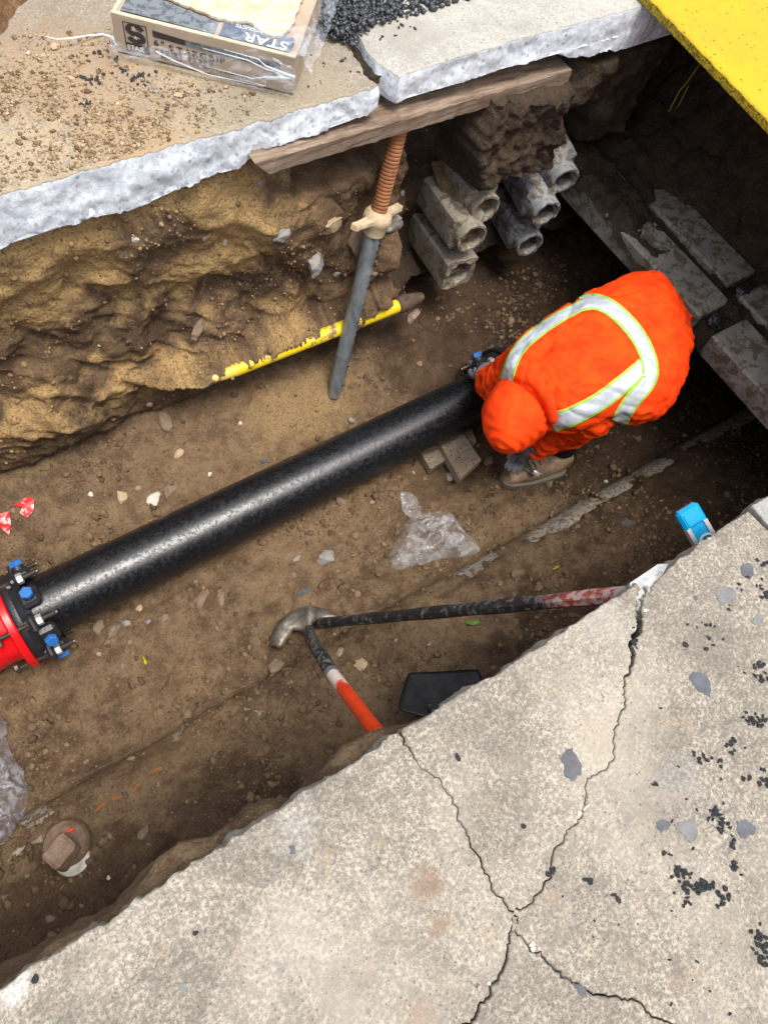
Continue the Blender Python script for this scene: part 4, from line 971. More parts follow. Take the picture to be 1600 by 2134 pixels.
fs += [tuple(range(n))[::-1], tuple(range((len(STN)-1)*n, len(STN)*n))]
mb = MB(); mb.add(vs, [f[::-1] for f in fs])
shR, elR, wrR = Vector((1.655, .700, -.70)), Vector((1.665, .735, -.90)), Pz(1108, 934, -1.06)
shL, elL, wrL = Vector((1.54, .96, -.70)), Vector((1.515, 1.03, -.90)), Vector((1.60, 1.13, -1.02))
mb.tube([shR, shR.lerp(elR, .5), elR, elR.lerp(wrR, .5), wrR], [.088, .082, .074, .062, .050], 20)
mb.tube([shL, shL.lerp(elL, .5), elL, elL.lerp(wrL, .5), wrL], [.085, .078, .070, .060, .050], 20)
# hood shell: rings shrinking from the rim outline to the crown
HOODPX = [(1003, 865), (1007, 840), (1026, 812), (1052, 787), (1085, 780), (1118, 792), (1143, 822), (1152, 858), (1148, 886), (1122, 915), (1090, 936), (1062, 941), (1034, 932), (1014, 905)]
mj = bpy.data.meshes.new('j'); mj.from_pydata([tuple(v) for v in mb.v], [], mb.f)
jm = baked(mj, [('REMESH', dict(mode='VOXEL', voxel_size=.011)), ('SMOOTH', dict(iterations=7, factor=.6)), ('SUBSURF', dict(levels=1))])
def disp(me, fn):
    v = np.empty(len(me.vertices)*3, np.float32); me.vertices.foreach_get('co', v); v = v.reshape(-1, 3).astype(float)
    nn = np.empty(len(me.vertices)*3, np.float32); me.vertices.foreach_get('normal', nn); nn = nn.reshape(-1, 3)
    me.vertices.foreach_set('co', (v + nn*fn(v)[:, None]).astype(np.float32).ravel()); me.update()
def cloth(v):
    x, y, z = v.T
    big = .012*fbm(x, y, z, 5, 4, 301) + .010*np.maximum(.22-np.abs(perlin(x*4+2, y*7+x*3, z*7, 71)), 0)*3 + .007*np.maximum(.2-np.abs(perlin(x*11+y*4, y*9, z*9, 72)), 0)*3
    fold = 1-np.abs(perlin(x*5+y*9+z*4, y*3-x*2, z*6, 12)); w = .006*np.maximum(fold-.78, -.2)*2
    arm = (z < -.76); rings = .0055*np.sin(z*150 + 3*perlin(x*12, y*12, z*12, 5)*3)*arm
    hip = ss(1.9, 2.05, x)*.008*(1-np.abs(perlin(y*22+x*6, x*3, z*8, 33)))
    cr = 0
    for q, (a_, b_, c_) in enumerate(((6, 15, 9), (14, 6, 10), (9, -13, 8), (22, 18, 14))):
        t = np.abs(perlin(x*a_*.6+y*b_*.5, y*b_*.4-z*c_*.6, x*2.2+z*c_*.5, 90+q)); cr = cr - (.0075 if q < 3 else .0035)*np.maximum(.13-t, 0)/.13*(.35+.65*ss(-.1, .3, perlin(x*4, y*4, z*4+q, 60+q)))
    return .6*big + 1.0*w + rings + .8*hip + cr - .004 + .003*fbm(x, y, z, 25, 3, 302)
disp(jm, cloth); jm.update()
bv = None
def bvh_of(me): return BVHTree.FromPolygons([v.co.copy() for v in me.vertices], [tuple(p.vertices) for p in me.polygons])
bv = bvh_of(jm); jacket = link('jacket', jm, M_or); 
def on_jacket(px, py):
    o = Vector((0, 0, HC)); d = Vector(ray(px, py)).normalized(); h = bv.ray_cast(o, d)
    if h[0] is None:
        q = o + d*((o-Vector((1.8, .8, ZM))).length); h = bv.find_nearest(q)
    return h[0], h[1]
def stripe(pts, w, name):
    """tape laid on the back: lime edge, silver middle, lime edge"""
    P = [Vector(p) for p in pts]; Q = []
    for i in range(len(P)-1):                                  # smooth resample (catmull-rom)
        p0, p1, p2, p3 = P[max(i-1, 0)], P[i], P[i+1], P[min(i+2, len(P)-1)]
        for k in range(14):
            t = k/14; Q.append(.5*((2*p1) + (p2-p0)*t + (2*p0-5*p1+4*p2-p3)*t*t + (3*p1-p0-3*p2+p3)*t**3))
    Q.append(P[-1]); cols = 13; V = []; F = []; MI = []
    for i, q in enumerate(Q):
        t = (Q[min(i+1, len(Q)-1)]-Q[max(i-1, 0)]).normalized(); nn = Vector((-t.y, t.x)); ww = w if not callable(w) else w(i/len(Q))
        for c in range(cols):
            s = -1+2*c/(cols-1); a = q+nn*ww*.5*s; p, nr = on_jacket(a.x, a.y)
            V.append(p + nr*.0030)
    for i in range(len(Q)-1):
        for c in range(cols-1):
            F.append((i*cols+c, i*cols+c+1, (i+1)*cols+c+1, (i+1)*cols+c)); MI.append(1 if c in (0, 1, cols-2, cols-3) else 0)
    me = bpy.data.meshes.new(name); me.from_pydata([tuple(v) for v in V], [], F); me.update(); me.materials.append(M_silver); me.materials.append(M_lime); me.polygons.foreach_set('material_index', MI)
    me = baked(me, [('SMOOTH', dict(iterations=2, factor=.5)), ('SOLIDIFY', dict(thickness=.0012))])
    o = link(name, me, [])
    return o
stA = stripe([(1052, 806), (1057, 785), (1068, 752), (1090, 718), (1130, 685), (1175, 656), (1222, 632)], lambda f: 30-6*f, 'reflective_stripe')
stW = stripe([(1208, 633), (1240, 630), (1275, 645), (1312, 680), (1340, 722), (1354, 768), (1345, 800), (1318, 832), (1298, 862), (1290, 880)], lambda f: 36, 'reflective_stripe')
stB = stripe([(1150, 880), (1190, 868), (1240, 842), (1290, 806), (1342, 762)], lambda f: 44-6*f, 'reflective_stripe')
for o in (jacket,): shift(o, wk)
for o in (stA, stW, stB): shift(o, jacket)
# hood
zr = -.74; ctr = Pz(1084, 856, zr+.0); rim = [Pz(*p, zr) for p in HOODPX]
def closed_spline(P, m):
    o = []; L = len(P)
    for i in range(L):
        p0, p1, p2, p3 = P[i-1], P[i], P[(i+1) % L], P[(i+2) % L]
        for k in range(m):
            t = k/m; o.append(.5*((2*p1) + (p2-p0)*t + (2*p0-5*p1+4*p2-p3)*t*t + (3*p1-p0-3*p2+p3)*t**3))
    return o
rr_ = closed_spline(rim, 6); n = len(rr_); vs = []; fs = []; top = ctr + Vector((.0, .0, .13))
prof = [(-.030, .93), (-.014, .985), (0, 1.0), (.012, .99), (.032, .955), (.052, .89), (.070, .78), (.083, .64), (.092, .47), (.097, .30), (.099, .12)]
for (h, s) in prof:
    for p in rr_: vs.append(ctr + (p-ctr)*s + Vector((0, 0, h)))
for i in range(len(prof)-1):
    for k in range(n): fs.append((i*n+k, i*n+(k+1) % n, (i+1)*n+(k+1) % n, (i+1)*n+k))
vs.append(ctr+Vector((0, 0, .0995))); b = (len(prof)-1)*n
for k in range(n): fs.append((b+k, b+(k+1) % n, len(vs)-1))
me = bpy.data.meshes.new('hood'); me.from_pydata([tuple(v) for v in vs], [], fs); me.update()
me = baked(me, [('SUBSURF', dict(levels=1))])
def hoodw(v):
    x, y, z = v.T; d = np.hypot(x-ctr.x, y-ctr.y); an = np.arctan2(y-ctr.y, x-ctr.x)
    front = ss(.2, .9, -np.cos(an-.9))
    return 0.0030*np.sin(d*330 + 2.5*perlin(x*14, y*14, z*14, 8))*(.25+front)*ss(.04, .08, d) + .004*fbm(x, y, z, 12, 3, 310)
disp(me, hoodw); hood = shift(link('hood', me, M_or), wk)
# neck fold joining hood and jacket
mb = MB(); c_ = Pz(1140, 832, -.66); pts = [Pz(1062, 790, -.67), Pz(1098, 782, -.63), Pz(1135, 808, -.61), Pz(1156, 850, -.63), Pz(1152, 885, -.68)]
mb.tube([p for p in closed_spline(pts, 1)][:5], [.015, .028, .034, .030, .014], 14); me = bpy.data.meshes.new('c'); me.from_pydata([tuple(v) for v in mb.v], [], mb.f)
me = baked(me, [('SUBSURF', dict(levels=2))]); shift(link('collar', me, M_or), wk)
# body: one continuous skinned figure
HD = Vector((ctr.x+.01, ctr.y, ctr.z-.01))
B = [(Vector((1.98, .80, -.74)), .11), (Vector((1.78, .82, -.70)), .11), (Vector((1.58, .825, -.69)), .10), (Vector((1.47, .82, -.69)), .055), (HD, .085), (HD+Vector((-.03, 0, -.07)), .06),
     (shR, .05), (elR, .038), (wrR, .028), (shL, .05), (elL, .036), (wrL, .026),
     (Vector((1.99, .74, -.78)), .08), (Vector((1.73, .78, -.96)), .058), (Vector((1.80, .79, -1.22)), .042), (Vector((1.80, .785, -1.26)), .04),
     (Vector((2.0, .92, -.78)), .085), (Vector((1.74, .98, -1.0)), .06), (Vector((2.02, .99, -1.22)), .042), (Vector((2.0, .99, -1.28)), .04)]
Ed = [(0, 1), (1, 2), (2, 3), (3, 4), (4, 5), (2, 6), (6, 7), (7, 8), (2, 9), (9, 10), (10, 11), (0, 12), (12, 13), (13, 14), (14, 15), (0, 16), (16, 17), (17, 18), (18, 19)]
body = shift(link('body', skin(B, Ed, 2), M_skin), wk)
# face under the hood, looking down
fc = MB(); F0 = HD + Vector((-.035, 0, -.085)); fx, fy, fz = Vector((-.35, 0, -.94)), Vector((0, 1, 0)), Vector((-.94, 0, .35))   # out of face, side, up of face
Rf = Matrix((fx, fy, fz)).transposed()
nose = MB(); nose.tube([F0+fz*.02+fx*.02, F0+fx*.038-fz*.012, F0+fx*.03-fz*.022], [.006, .012, .007], 10); shift(nose.build('nose', M_skin, None, True), wk)
for s_ in (-1, 1):
    e = MB(); e.lathe(F0+fy*.03*s_+fz*.022+fx*.012, fx, [(-.01, .001), (-.006, .010), (0, .013), (.006, .010), (.01, .001)], 12); shift(e.build('eye', plain('eye_dark', (.05, .04, .035), .2), None, True), wk)
    e = MB(); e.tube([F0+fy*.082*s_-fx*.05+fz*.02, F0+fy*.092*s_-fx*.055, F0+fy*.084*s_-fx*.05-fz*.025], [.008, .013, .007], 10); shift(e.build('ear', M_skin, None, True), wk)
e = MB(); e.tube([F0-fz*.048-fy*.025+fx*.014, F0-fz*.05+fx*.02, F0-fz*.048+fy*.025+fx*.014], [.003, .006, .003], 8); shift(e.build('mouth', plain('lips', (.3, .12, .1), .5), None, True), wk)
# trousers
TR = [(Vector((2.03, .80, -.76)), .125), (Vector((1.92, .80, -.74)), .125), (Vector((2.0, .74, -.79)), .10), (Vector((1.73, .78, -.96)), .078), (Vector((1.80, .79, -1.18)), .062), (Vector((1.80, .785, -1.23)), .064),
      (Vector((2.0, .92, -.79)), .105), (Vector((1.75, .98, -1.0)), .08), (Vector((2.02, .99, -1.20)), .062), (Vector((2.01, .99, -1.25)), .062)]
me = skin(TR, [(0, 1), (0, 2), (2, 3), (3, 4), (4, 5), (0, 6), (6, 7), (7, 8), (8, 9)], 2); disp(me, lambda v: .006*fbm(v[:, 0], v[:, 1], v[:, 2], 14, 3, 320)); shift(link('trousers', me, M_trou), wk)
def boot(toe, heel, label):
    t = (heel-toe); L = t.length; d = t.normalized(); s_ = Vector((0, 0, 1)).cross(d).normalized(); b = MB(); n = 28; rows = 18; vs = []; fs = []
    for i in range(rows):
        f = i/(rows-1); w = (.028+.024*math.sin(min(f*2.3, 1.57)))*(1-.22*max(0, (f-.35)/.65)) if f > 0 else .012
        if f > .93: w *= .85
        h = .052 + .012*math.sin(f*3) + (.055*ss(.42, .72, f)) ; z0 = .016
        if i == 0: h = .03
        for k in range(n):
            a = 2*math.pi*k/n; ca, sa = math.cos(a), math.sin(a); vs.append(toe + d*L*f + s_*w*math.copysign(abs(ca)**.75, ca) + Vector((0, 0, z0 + h*(.5+.5*math.copysign(abs(sa)**.8, sa)))))
    for i in range(rows-1):
        for k in range(n): fs.append((i*n+k, i*n+(k+1) % n, (i+1)*n+(k+1) % n, (i+1)*n+k))
    fs += [tuple(range(n))[::-1], tuple(range((rows-1)*n, rows*n))]; b.add(vs, fs); up_ = b.build('boot', M_boot, wk, True)
    b2 = MB(); vs = []; out = []
    for k in range(36):
        a = 2*math.pi*k/36; ca, sa = math.cos(a), math.sin(a); f = .5-.5*ca; w = (.034+.026*math.sin(min(f*2.3, 1.57)))*(1-.2*max(0, (f-.35)/.65)); w *= min(1, abs(sa)*1.6)**.6 if True else 1
        out.append(toe + d*(L*(.5-.515*ca)) + s_*math.copysign(w, sa))
    b2.add([p+Vector((0, 0, .026)) for p in out]+[p for p in out], [tuple(range(36)), tuple(range(36, 72))[::-1]]+[(k, 36+k, 36+(k+1) % 36, (k+1) % 36) for k in range(36)]); b2.build('sole', M_sole, up_, False)
    lc = MB()
    for q in range(5): f = .38+.07*q; z = .016+.058+.03*ss(.42, .72, f)+.01; lc.tube([toe+d*L*f+s_*.022+Vector((0, 0, z-.004)), toe+d*L*f+Vector((0, 0, z+.005)), toe+d*L*f-s_*.022+Vector((0, 0, z-.004))], .0028, 6)
    lc.build('laces', plain('brown_lace', (.12, .08, .05), .8), up_, True)
tz = max(ground_pt(1.57+.03*k, .86-.01*k).z for k in range(9)) - .002
tA = Pz(1046, 1001, tz+.02); hA = Pz(1178, 966, tz+.02); tA.z = hA.z = tz
boot(tA, tA + (hA-tA).normalized()*.29, 'r'); boot(Vector((1.80, .99, tz)), Vector((2.08, 1.0, tz)), 'l')
# gloves with five bent fingers
def glove(wr, palm_dir, side, curl, name='glove', s=1.):
    """wr wrist point, palm_dir direction the hand points, side direction from little finger to thumb"""
    pd = palm_dir.normalized(); sd_ = (side - pd*side.dot(pd)).normalized(); nb = pd.cross(sd_).normalized()*curl
    V_ = [(wr - pd*.03, .036*s), (wr+pd*.005, .034*s), (wr+pd*.05*s, (.044*s, .024*s)), (wr+pd*.085*s, (.042*s, .02*s))]; me1 = skin(V_, [(0, 1), (1, 2), (2, 3)], 2)
    bmv = [me1]
    for k, (off, ln) in enumerate(((-.033, .058), (-.012, .072), (.010, .078), (.031, .070))):
        b0 = wr+pd*.075*s+sd_*off*s; p = [b0, b0+pd*.022*s, b0+pd*(.022+ln*.38)*s+nb*.010, b0+pd*(.022+ln*.62)*s+nb*.030, b0+pd*(.018+ln*.66)*s+nb*.050]
        bmv.append(skin([(q, r_*s) for q, r_ in zip(p, (.011, .0105, .0100, .0095, .008))], [(0, 1), (1, 2), (2, 3), (3, 4)], 2))
    t0_ = wr+pd*.03*s+sd_*.03*s; p = [t0_, t0_+pd*.02*s+sd_*.022*s+nb*.01, t0_+pd*.045*s+sd_*.03*s+nb*.026, t0_+pd*.062*s+sd_*.024*s+nb*.038]
    bmv.append(skin([(q, r_*s) for q, r_ in zip(p, (.014, .0125, .011, .009))], [(0, 1), (1, 2), (2, 3)], 2))
    import bmesh; bm = bmesh.new()
    for m_ in bmv: bm.from_mesh(m_)
    out = bpy.data.meshes.new(name); bm.to_mesh(out); bm.free()
    out = baked(out, [('REMESH', dict(mode='VOXEL', voxel_size=.0032)), ('SMOOTH', dict(iterations=3, factor=.5))])
    g = shift(link(name, out, M_glove), wk); cf = MB(); cf.tube([wr-pd*.05, wr-pd*.02, wr+pd*.008], [.052*s, .049*s, .044*s], 24); cf.build('glove_cuff', M_glove, g, True); return g
tgt = Pz(1066, 966, -1.20)
g1 = glove(wrR+Vector((0, 0, -.01)), (tgt-wrR), Vector((-.6, .8, 0)), -1, s=.88)
g2 = glove(wrL, Vector((.35, .35, -.75)), Vector((-.8, .3, 0)), 1)
# the small chrome wrench in his hand
pw0, pw1 = Pz(1098, 972, -1.22), Pz(1117, 986, -1.23); mb = MB(); wd = (pw1-pw0).normalized()
mb.tube([pw0-wd*.09, pw0, pw1-wd*.015], .006, 10, 0); mb.lathe(pw1-wd*.016, wd, [(0, .006), (.002, .012), (.026, .0125), (.028, .011), (.028, .008), (.012, .007), (.012, 0)], 16, 1)
tag(mb.build('socket_wrench', [M_blk, M_steel], None, True), 'small socket wrench with chrome end under the grey glove', 'wrench')

# ------------------------------------------------------------ shovel standing against the near slab
M_bladeS = plain('worn_blade_steel', (.27, .24, .195), .42, .5, sc=26, bump=.001, c2=(.085, .07, .052)); M_sock = N('scuffed_black_grip', .6, .4)
_n = M_sock.noise(55, 5, .75, co=M_sock.mapped((1, 1, 1)), dist=.6); M_sock.color(M_sock.mix(M_sock.ramp(_n, [(.50, 0.), (.58, 1.)]), (.012, .013, .013), (.16, .155, .14))); M_sock.bump(_n, .0012); M_sock = M_sock.m
M_orh = N('orange_fiberglass', .35, .5); _sx = M_orh.t.nodes.new('ShaderNodeAttribute'); _sx.attribute_name = 'along'
_f = M_orh.math('ADD', _sx.outputs['Fac'], M_orh.math('MULTIPLY', M_orh.math('SUBTRACT', M_orh.noise(40, 4, .7), .5), .22))
M_orh.color(M_orh.mix(M_orh.ramp(_f, [(.13, 0.), (.17, 1.)]), (.78, .70, .60), M_orh.mix(M_orh.ramp(M_orh.noise(50, 5), [(.35, 0.), (.55, 1.)]), (.62, .04, .01), (.85, .06, .008)))); M_orh = M_orh.m
hTop = Pz(800, 1546, -.42); hCol = Pz(692, 1404, -.80); hd = (hCol-hTop).normalized(); hSock = Pz(652, 1338, -1.02)
bl0 = hit(640, 1300)[0]
sh = empty('shovel', bl0, 'round shovel with orange handle and black grip, blade dug into the floor', 'shovel')
hl = MB(); ax_e = hTop - hd*.26
n = 24; pts = [hCol.lerp(ax_e, k/n) for k in range(n+1)]; hl.tube(pts, [.0195]*(n+1), 20); ho = hl.build('handle', M_orh, sh, True)
at = ho.data.attributes.new('along', 'FLOAT', 'POINT'); v = [min(1., ((Vector(q.co)+parent_world(sh))-hCol).length/.75) for q in ho.data.vertices]; at.data.foreach_set('value', v)
mb = MB(); mb.tube([hCol-hd*.018, hCol-hd*.012, hCol+hd*.006], [.0205, .0235, .0235], 24); mb.build('collar', plain('silver_ring', (.3, .3, .3), .35, .6), sh, True)
mb = MB(); mb.tube([hCol+hd*.0, hCol.lerp(hSock, .5), hSock, hSock.lerp(bl0+Vector((0, 0, .03)), .6)], [.022, .0215, .020, .015], 20); mb.build('socket', M_sock, sh, True)
def keep_big(me):
    import bmesh; bm = bmesh.new(); bm.from_mesh(me); seen = set(); best = []
    for v in bm.verts:
        if v in seen: continue
        st2 = [v]; comp = []; seen.add(v)
        while st2:
            q = st2.pop(); comp.append(q)
            for e in q.link_edges:
                o_ = e.other_vert(q)
                if o_ not in seen: seen.add(o_); st2.append(o_)
        if len(comp) > len(best): best = comp
    b_ = set(best); bmesh.ops.delete(bm, geom=[v for v in bm.verts if v not in b_], context='VERTS'); bm.to_mesh(me); bm.free()
# curved blade seen from its tread end: two swept wings and a neck
BZ = bl0.z + .06
BP = [(560, 1338), (565, 1313), (581, 1285), (607, 1266), (645, 1255), (684, 1259), (706, 1271), (704, 1286), (680, 1289), (662, 1291), (653, 1299), (652, 1316), (658, 1334), (649, 1342), (638, 1326), (626, 1313), (612, 1311), (606, 1323), (592, 1344), (582, 1349)]
def inside2(poly, x, y):
    c_ = np.zeros(x.shape, bool)
    for (x1, y1), (x2, y2) in zip(poly, poly[1:]+poly[:1]):
        c_ ^= ((y1 > y) != (y2 > y)) & (x < (x2-x1)*(y-y1)/((y2-y1) or 1e-9)+x1)
    return c_
pp = [(Pz(*p, BZ).x, Pz(*p, BZ).y) for p in BP]; A = np.array(pp); st_ = .0022
X, Y = np.meshgrid(np.arange(A[:, 0].min(), A[:, 0].max()+st_, st_), np.arange(A[:, 1].min(), A[:, 1].max()+st_, st_), indexing='ij'); I = inside2(pp, X, Y)
def segd(P_, cl=False):
    d = np.full(X.shape, 9.)
    for a_, b_ in zip(P_[:-1], P_[1:]):
        ab = b_-a_; t = np.clip(((X-a_[0])*ab[0]+(Y-a_[1])*ab[1])/(ab@ab+1e-12), 0, 1); d = np.minimum(d, np.hypot(X-a_[0]-t*ab[0], Y-a_[1]-t*ab[1]))
    return d
do = segd(A[:7]); di = segd(np.concatenate([A[7:], A[:1]])); ridge = segd(np.array([A[13], A[4]]))
Zb = BZ - .040*np.exp(-do/.010) - .016*np.exp(-di/.006) - .012*(1-np.exp(-(ridge/.03)**2)) + .008*np.exp(-(ridge/.030)**2) + .0015*fbm(X, Y, 0, 30, 3, 7)
idx = -np.ones(X.shape, int); idx[I] = np.arange(I.sum()); qa, qb, qc, qd = idx[:-1, :-1], idx[1:, :-1], idx[1:, 1:], idx[:-1, 1:]; k = (qa >= 0) & (qb >= 0) & (qc >= 0) & (qd >= 0)
me = baked(mesh_np('blade', np.stack([X[I], Y[I], Zb[I]], 1), np.stack([qa[k], qb[k], qc[k], qd[k]], 1)), [('SMOOTH', dict(iterations=3, factor=.5)), ('SOLIDIFY', dict(thickness=.004, offset=-1))]); keep_big(me); bo = shift(link('blade', me, M_bladeS), sh)
bb = MB(); e_ = [Vector((*p, BZ-.035)) for p in pp[:7]]; low_ = [p + Vector((.01, .03, -.14)) for p in e_]; bb.add(e_+low_, [(i, i+1, 8+i, 7+i) for i in range(6)]); shift(bb.build('blade_edge', M_bladeS, None, True), bo) if False else None

# long dark bar leaning on the pavement edge
b0, b1 = Pz(661, 1303, -1.235), Pz(1290, 1240, -.10)
gz0 = hit(661, 1303)[0]; b0 = gz0 + Vector((0, 0, .02)); bd = (b1-b0).normalized(); b2_ = b1 + bd*.10
bar = N('black_chipped_bar', .5, .45); _n = bar.noise(26, 6, .75, co=bar.mapped((.6, 1, 1)), dist=1.); at_ = bar.attr('along')
cc = bar.mix(bar.ramp(_n, [(.52, 0.), (.60, 1.)]), (.018, .018, .02), (.15, .14, .13)); _k = bar.math('ADD', at_, bar.math('MULTIPLY', bar.math('SUBTRACT', bar.noise(30, 4), .5), .12))
cc = bar.mix(bar.ramp(_k, [(.78, 0.), (.83, 1.)]), cc, bar.mix(bar.ramp(bar.noise(45, 5), [(.45, 0.), (.55, 1.)]), (.34, .06, .04), (.5, .38, .34))); bar.color(cc); bar.bump(_n, .002); bar = bar.m
mb = MB(); n = 30; mb.tube([b0.lerp(b2_, k/n) for k in range(n+1)], [.0185+.001*math.sin(k) for k in range(n+1)], 8)
o = mb.build('digging_bar', bar, None, False); at = o.data.attributes.new('along', 'FLOAT', 'POINT'); at.data.foreach_set('value', [(q.co-b0).length/(b2_-b0).length for q in o.data.vertices])
tag(o, 'long black chipped bar with red end, leaning on the near pavement edge', 'bar')

# square spade blade under the edge
M_spade = plain('black_spade_steel', (.035, .033, .03), .38, .4, sc=25, bump=.0008, c2=(.012, .012, .012))
q = [Pz(847, 1404, -1.02), Pz(998, 1396, -1.0), Pz(1022, 1530, -.93), Pz(824, 1482, -.97)]
n = 16; G = np.zeros((n, n, 3))
for i in range(n):
    for j in range(n):
        u_, v_ = i/(n-1), j/(n-1); cu = abs(2*u_-1)**6*.05; cv = abs(2*v_-1)**6*.05; uu = .5+(u_-.5)*(1-cv); vv = .5+(v_-.5)*(1-cu)
        p = (q[0]*(1-uu)+q[1]*uu)*(1-vv)+(q[3]*(1-uu)+q[2]*uu)*vv; G[i, j] = p + Vector((0, 0, .014*(2*u_-1)**2))
sp = empty('square_spade', q[0], 'flat black square spade blade half hidden under the near pavement edge', 'spade')
shift(link('blade', baked(grid_mesh('b', G), [('SOLIDIFY', dict(thickness=.004))]), M_spade), sp)
mb = MB(); hm = (q[2]+q[3])/2; hdv = Vector((.10, -.9, .35)).normalized(); mb.tube([hm-hdv*.07+Vector((0, 0, .01)), hm+hdv*.05, hm+hdv*.2], [.010, .019, .019], 16); mb.build('socket', M_sock, sp, True)

# ------------------------------------------------------------ spirit level poking out under the near slab
M_lvb = plain('bright_blue_plastic', (.0, .33, .66), .35, var=.1, bump=.0002); M_alu = plain('brushed_aluminium', (.74, .75, .77), .28, .5, var=.1, bump=.0002); M_lvd = plain('grey_groove', (.16, .16, .17), .5)
LA, LB = Pz(1428, 1060, -.115), Pz(1468, 1128, -.150); ld = (LB-LA).normalized(); ls = (Vector(Pz(1450, 1052, -.11))-Vector(Pz(1408, 1068, -.125))); ls = (ls-ld*ls.dot(ld)).normalized(); ln_ = ls.cross(ld).normalized()
if ln_.z < 0: ln_ = -ln_
Rl = Matrix((ls, ld, ln_)).transposed(); lv = empty('spirit_level', LA, 'silver spirit level with bright blue end cap poking out below the near pavement edge', 'spirit level')
c = lambda d, s_=0, h=0: LA + ld*d + ls*s_ + ln_*h
mb = MB(); mb.box(c(.022), (.058, .052, .026), Rl, bev=.007); mb.box(c(.024, 0, .012), (.040, .034, .006), Rl, bev=.002); mb.build('end_cap', M_lvb, lv, True)
mb = MB()
for s_ in (-1, 1): mb.box(c(.33, s_*.0225), (.011, .575, .025), Rl, bev=.001)
mb.build('rail', M_alu, lv); mb = MB(); mb.box(c(.33), (.035, .57, .012), Rl); mb.build('web', M_lvd, lv); mb = MB(); mb.box(c(.085, .0, .006), (.034, .11, .008), Rl, bev=.002); mb.build('vial_holder', M_lvb, lv, True)
mb = MB(); mb.lathe(c(.092, .003, .008), ln_, [(0, .021), (.004, .021), (.0045, .016), (.001, .0155)], 28); mb.build('vial_ring', plain('white_plastic', (.8, .82, .84), .35, bump=0), lv, True)
mb = MB(); mb.lathe(c(.092, .003, .008), ln_, [(.001, .0155), (.0015, .0)], 24, 0); mb.tube([c(.080, .006, .013), c(.104, .0, .013)], .006, 12, 1); mb.build('vial', [plain('vial_grey', (.45, .48, .5), .3, bump=0), M_lvd], lv, True)

# ------------------------------------------------------------ clear films
def filmmat(name, tint, amt, hi=.85, dark=False):
    m = N(name, .12, .7); m.p.inputs['Base Color'].default_value = (*tint, 1); n = m.noise(8, 2, .5, dist=2.2); cr = m.noise(19, 2, .5, dist=2.5)
    m.bump(n, .010, 1.); m.bump(cr, .0035, 1.); t = m.t.nodes.new('ShaderNodeBsdfTransparent'); mx = m.t.nodes.new('ShaderNodeMixShader')
    f = m.ramp(m.math('ADD', m.math('MULTIPLY', n, .6), m.math('MULTIPLY', cr, .4)), [(.42, amt), (.58, hi)]); m.L(f, mx.inputs[0]); m.L(t.outputs[0], mx.inputs[1]); m.L(m.p.outputs[0], mx.inputs[2])
    m.L(mx.outputs[0], m.t.nodes['Material Output'].inputs['Surface']); return m.m
M_film = filmmat('clear_crumpled_film', (.62, .61, .62), .14, .42); M_filmw = filmmat('glossy_wrap_film', (.75, .80, .88), .03, .22); M_fblk = filmmat('grey_black_film', (.50, .50, .54), .22, .70)
def inside(poly, x, y):
    c_ = np.zeros(x.shape, bool); n = len(poly)
    for i in range(n):
        x1, y1 = poly[i]; x2, y2 = poly[(i+1) % n]
        k = ((y1 > y) != (y2 > y)) & (x < (x2-x1)*(y-y1)/((y2-y1) if y2 != y1 else 1e-9)+x1); c_ ^= k
    return c_
def film(name, pxs, z0, h, mat, label, seed, step=.0035, cat='plastic bag', freq=9, zfun=None):
    poly = closed_spline([Vector(Pz(*p, z0)) for p in pxs], 5); pp = [(p.x, p.y) for p in poly]; A = np.array(pp)
    x = np.arange(A[:, 0].min(), A[:, 0].max()+step, step); y = np.arange(A[:, 1].min(), A[:, 1].max()+step, step); X, Y = np.meshgrid(x, y, indexing='ij')
    I = inside(pp, X, Y); d = np.full(X.shape, 9.)
    for i in range(len(A)):
        a, b = A[i], A[(i+1) % len(A)]; ab = b-a; t = np.clip(((X-a[0])*ab[0]+(Y-a[1])*ab[1])/(ab@ab+1e-12), 0, 1); d = np.minimum(d, np.hypot(X-a[0]-t*ab[0], Y-a[1]-t*ab[1]))
    R1 = 1-np.abs(fbm(X, Y, seed, freq, 3, seed)*1.6); w, v = worley(X+.02*fbm(X, Y, 0, 12, 2, 4), Y, seed*.3, freq*1.6, seed)
    Z = (zfun(X, Y) if zfun else ground_z(X, Y)) + .004 + np.minimum(d/.045, 1)**.6*h*(.35 + .35*R1 + .45*(1-w)*v)
    idx = -np.ones(X.shape, int); idx[I] = np.arange(I.sum()); a, b, c_, e = idx[:-1, :-1], idx[1:, :-1], idx[1:, 1:], idx[:-1, 1:]
    k = (a >= 0) & (b >= 0) & (c_ >= 0) & (e >= 0); F = np.stack([a[k], b[k], c_[k], e[k]], 1); V = np.stack([X[I], Y[I], Z[I]], 1)
    me = baked(mesh_np(name, V, F), [('SMOOTH', dict(iterations=1, factor=.5))]); o = link(name, me, mat, None, True); tag(o, label, cat); return o
zb = ground_pt(1.05, .75).z
film('clear_bag', [(838, 1090), (872, 1068), (905, 1062), (944, 1064), (955, 1082), (968, 1105), (995, 1125), (1003, 1145), (985, 1156), (920, 1168), (880, 1178), (822, 1190), (808, 1170), (818, 1140), (828, 1110)], zb, .085, M_film, 'clear crumpled plastic bag lying on the soil beside the old buried pipe', 3, freq=7)
film('film_scrap', [(833, 1026), (848, 1022), (872, 1036), (882, 1055), (878, 1070), (862, 1078), (842, 1066), (836, 1045)], zb, .028, M_film, 'small crumpled scrap of clear film just above the clear plastic bag', 5, cat='film scrap', freq=16)
